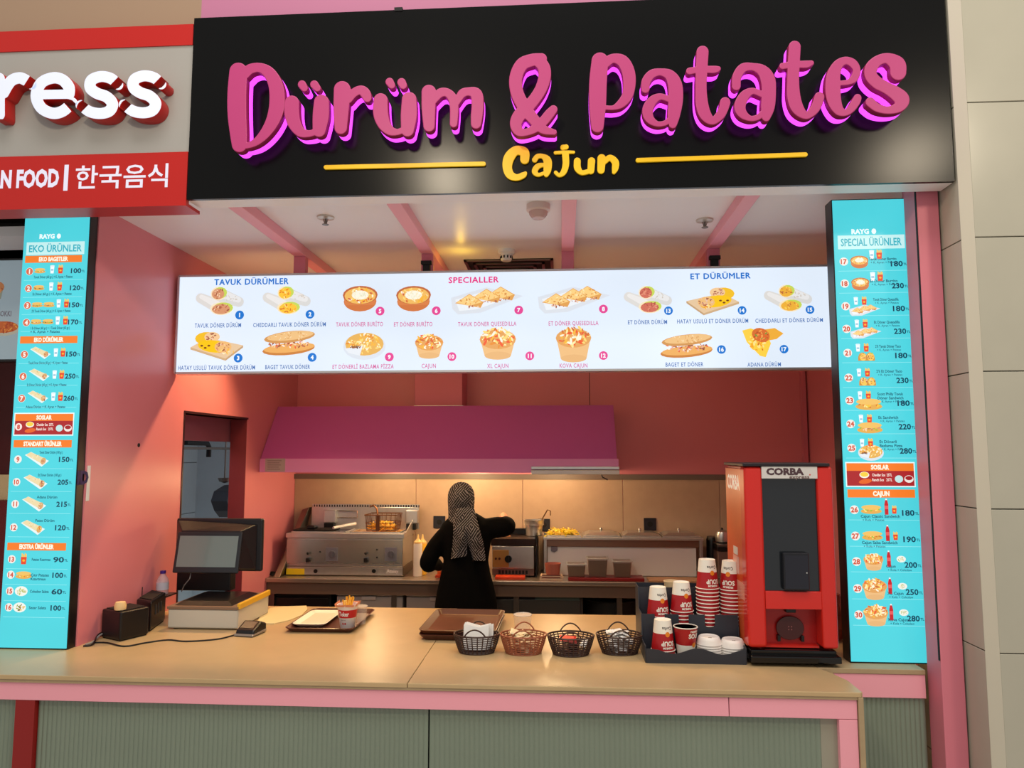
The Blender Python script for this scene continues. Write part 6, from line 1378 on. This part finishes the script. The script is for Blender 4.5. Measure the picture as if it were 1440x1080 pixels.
for s in (-1, 1): MB().ball((PX+s*.09, PYc+.07, .045), .05, .14, .045, 16, 8).build('shoe', BLACK, pe, smooth=True)
# headscarf with fine broken line pattern
sc = bpy.data.materials.new('scarf_pattern'); sc.use_nodes = True; nt = sc.node_tree; bs = nt.nodes['Principled BSDF']; bs.inputs['Roughness'].default_value = .85
tc = nt.nodes.new('ShaderNodeTexCoord'); vo = nt.nodes.new('ShaderNodeTexVoronoi'); vo.inputs['Scale'].default_value = 17; sp = nt.nodes.new('ShaderNodeSeparateColor'); sx = nt.nodes.new('ShaderNodeSeparateXYZ')
nt.links.new(tc.outputs['Object'], vo.inputs['Vector']); nt.links.new(vo.outputs['Color'], sp.inputs[0]); nt.links.new(tc.outputs['Object'], sx.inputs[0])
def mnode(op, a, b_=None):
    n = nt.nodes.new('ShaderNodeMath'); n.operation = op
    for i, v in enumerate((a, b_)):
        if v is None: continue
        if isinstance(v, (int, float)): n.inputs[i].default_value = v
        else: nt.links.new(v, n.inputs[i])
    return n.outputs[0]
gt = mnode('GREATER_THAN', sp.outputs[0], .5); sg = mnode('SUBTRACT', mnode('MULTIPLY', gt, 2), 1)
ph = mnode('ADD', mnode('MULTIPLY', mnode('MULTIPLY', sx.outputs[0], sg), 350), mnode('MULTIPLY', sx.outputs[2], mnode('ADD', 200, mnode('MULTIPLY', sp.outputs[1], 160))))
ln = mnode('GREATER_THAN', mnode('SINE', ph), mnode('ADD', .60, mnode('MULTIPLY', sp.outputs[2], .3)))
mx = nt.nodes.new('ShaderNodeMix'); mx.data_type = 'RGBA'; nt.links.new(ln, mx.inputs[0]); mx.inputs[6].default_value = (*lin((17, 16, 20)), 1); mx.inputs[7].default_value = (*lin((156, 150, 152)), 1)
nt.links.new(mx.outputs[2], bs.inputs['Base Color'])
b = MB()
loft(b, [(hz_-.185, .12, .10, hx-.004, 5.245), (hz_-.155, .098, .10, hx-.002, 5.25), (hz_-.12, .089, .10, hx, 5.258), (hz_-.06, .092, .112, hx, 5.262), (hz_, .096, .118, hx, 5.262), (hz_+.05, .093, .112, hx, 5.262), (hz_+.09, .076, .09, hx, 5.262), (hz_+.118, .045, .055, hx, 5.262), (hz_+.128, .012, .015, hx, 5.262)], 32)
scarf = fuse(b, 'headscarf', sc, pe, .009, 4)
def drape(pts_l, pts_r, ys, name):
    """cloth strip hanging down the back between a left and a right edge"""
    L_ = catmull([(*p,) for p in pts_l], 8); R_ = catmull([(*p,) for p in pts_r], 8); n = len(L_); m = 9; vs = []; fs = []
    for layer in (0, .006):
        for i in range(n):
            yv = ys(i/(n-1))
            for j in range(m):
                u = j/(m-1); px = L_[i][0]*(1-u)+R_[i][0]*u; py = L_[i][1]*(1-u)+R_[i][1]*u
                y = yv+.035*(2*u-1)**2+.006*math.sin(u*9+i*.35)+layer; X, Z = atY(px, py, y); vs.append((X, y, Z))
    k = n*m
    for i in range(n-1):
        for j in range(m-1):
            a = i*m+j; fs += [(a, a+1, a+m+1, a+m), (k+a, k+a+m, k+a+m+1, k+a+1)]
    for i in range(n-1):
        for j in (0, m-1): a = i*m+j; fs.append((a, a+m, k+a+m, k+a))
    for j in range(m-1):
        for i in (0, n-1): a = i*m+j; fs.append((a, a+1, k+a+1, k+a))
    return MB().add(vs, fs).build(name, sc, pe, smooth=True)
ysf = lambda t: 5.135-.045*min(1, t*2.2)+.012*max(0, t-.5)
drape([(634, 716), (637, 735), (637, 757), (634, 786)], [(664, 712), (664, 735), (660, 757), (656, 782)], ysf, 'scarf_tail')
drape([(646, 718), (650, 738), (657, 760), (665, 788)], [(666, 712), (672, 735), (680, 765), (683, 789)], lambda t: ysf(t)-.008, 'scarf_tail')
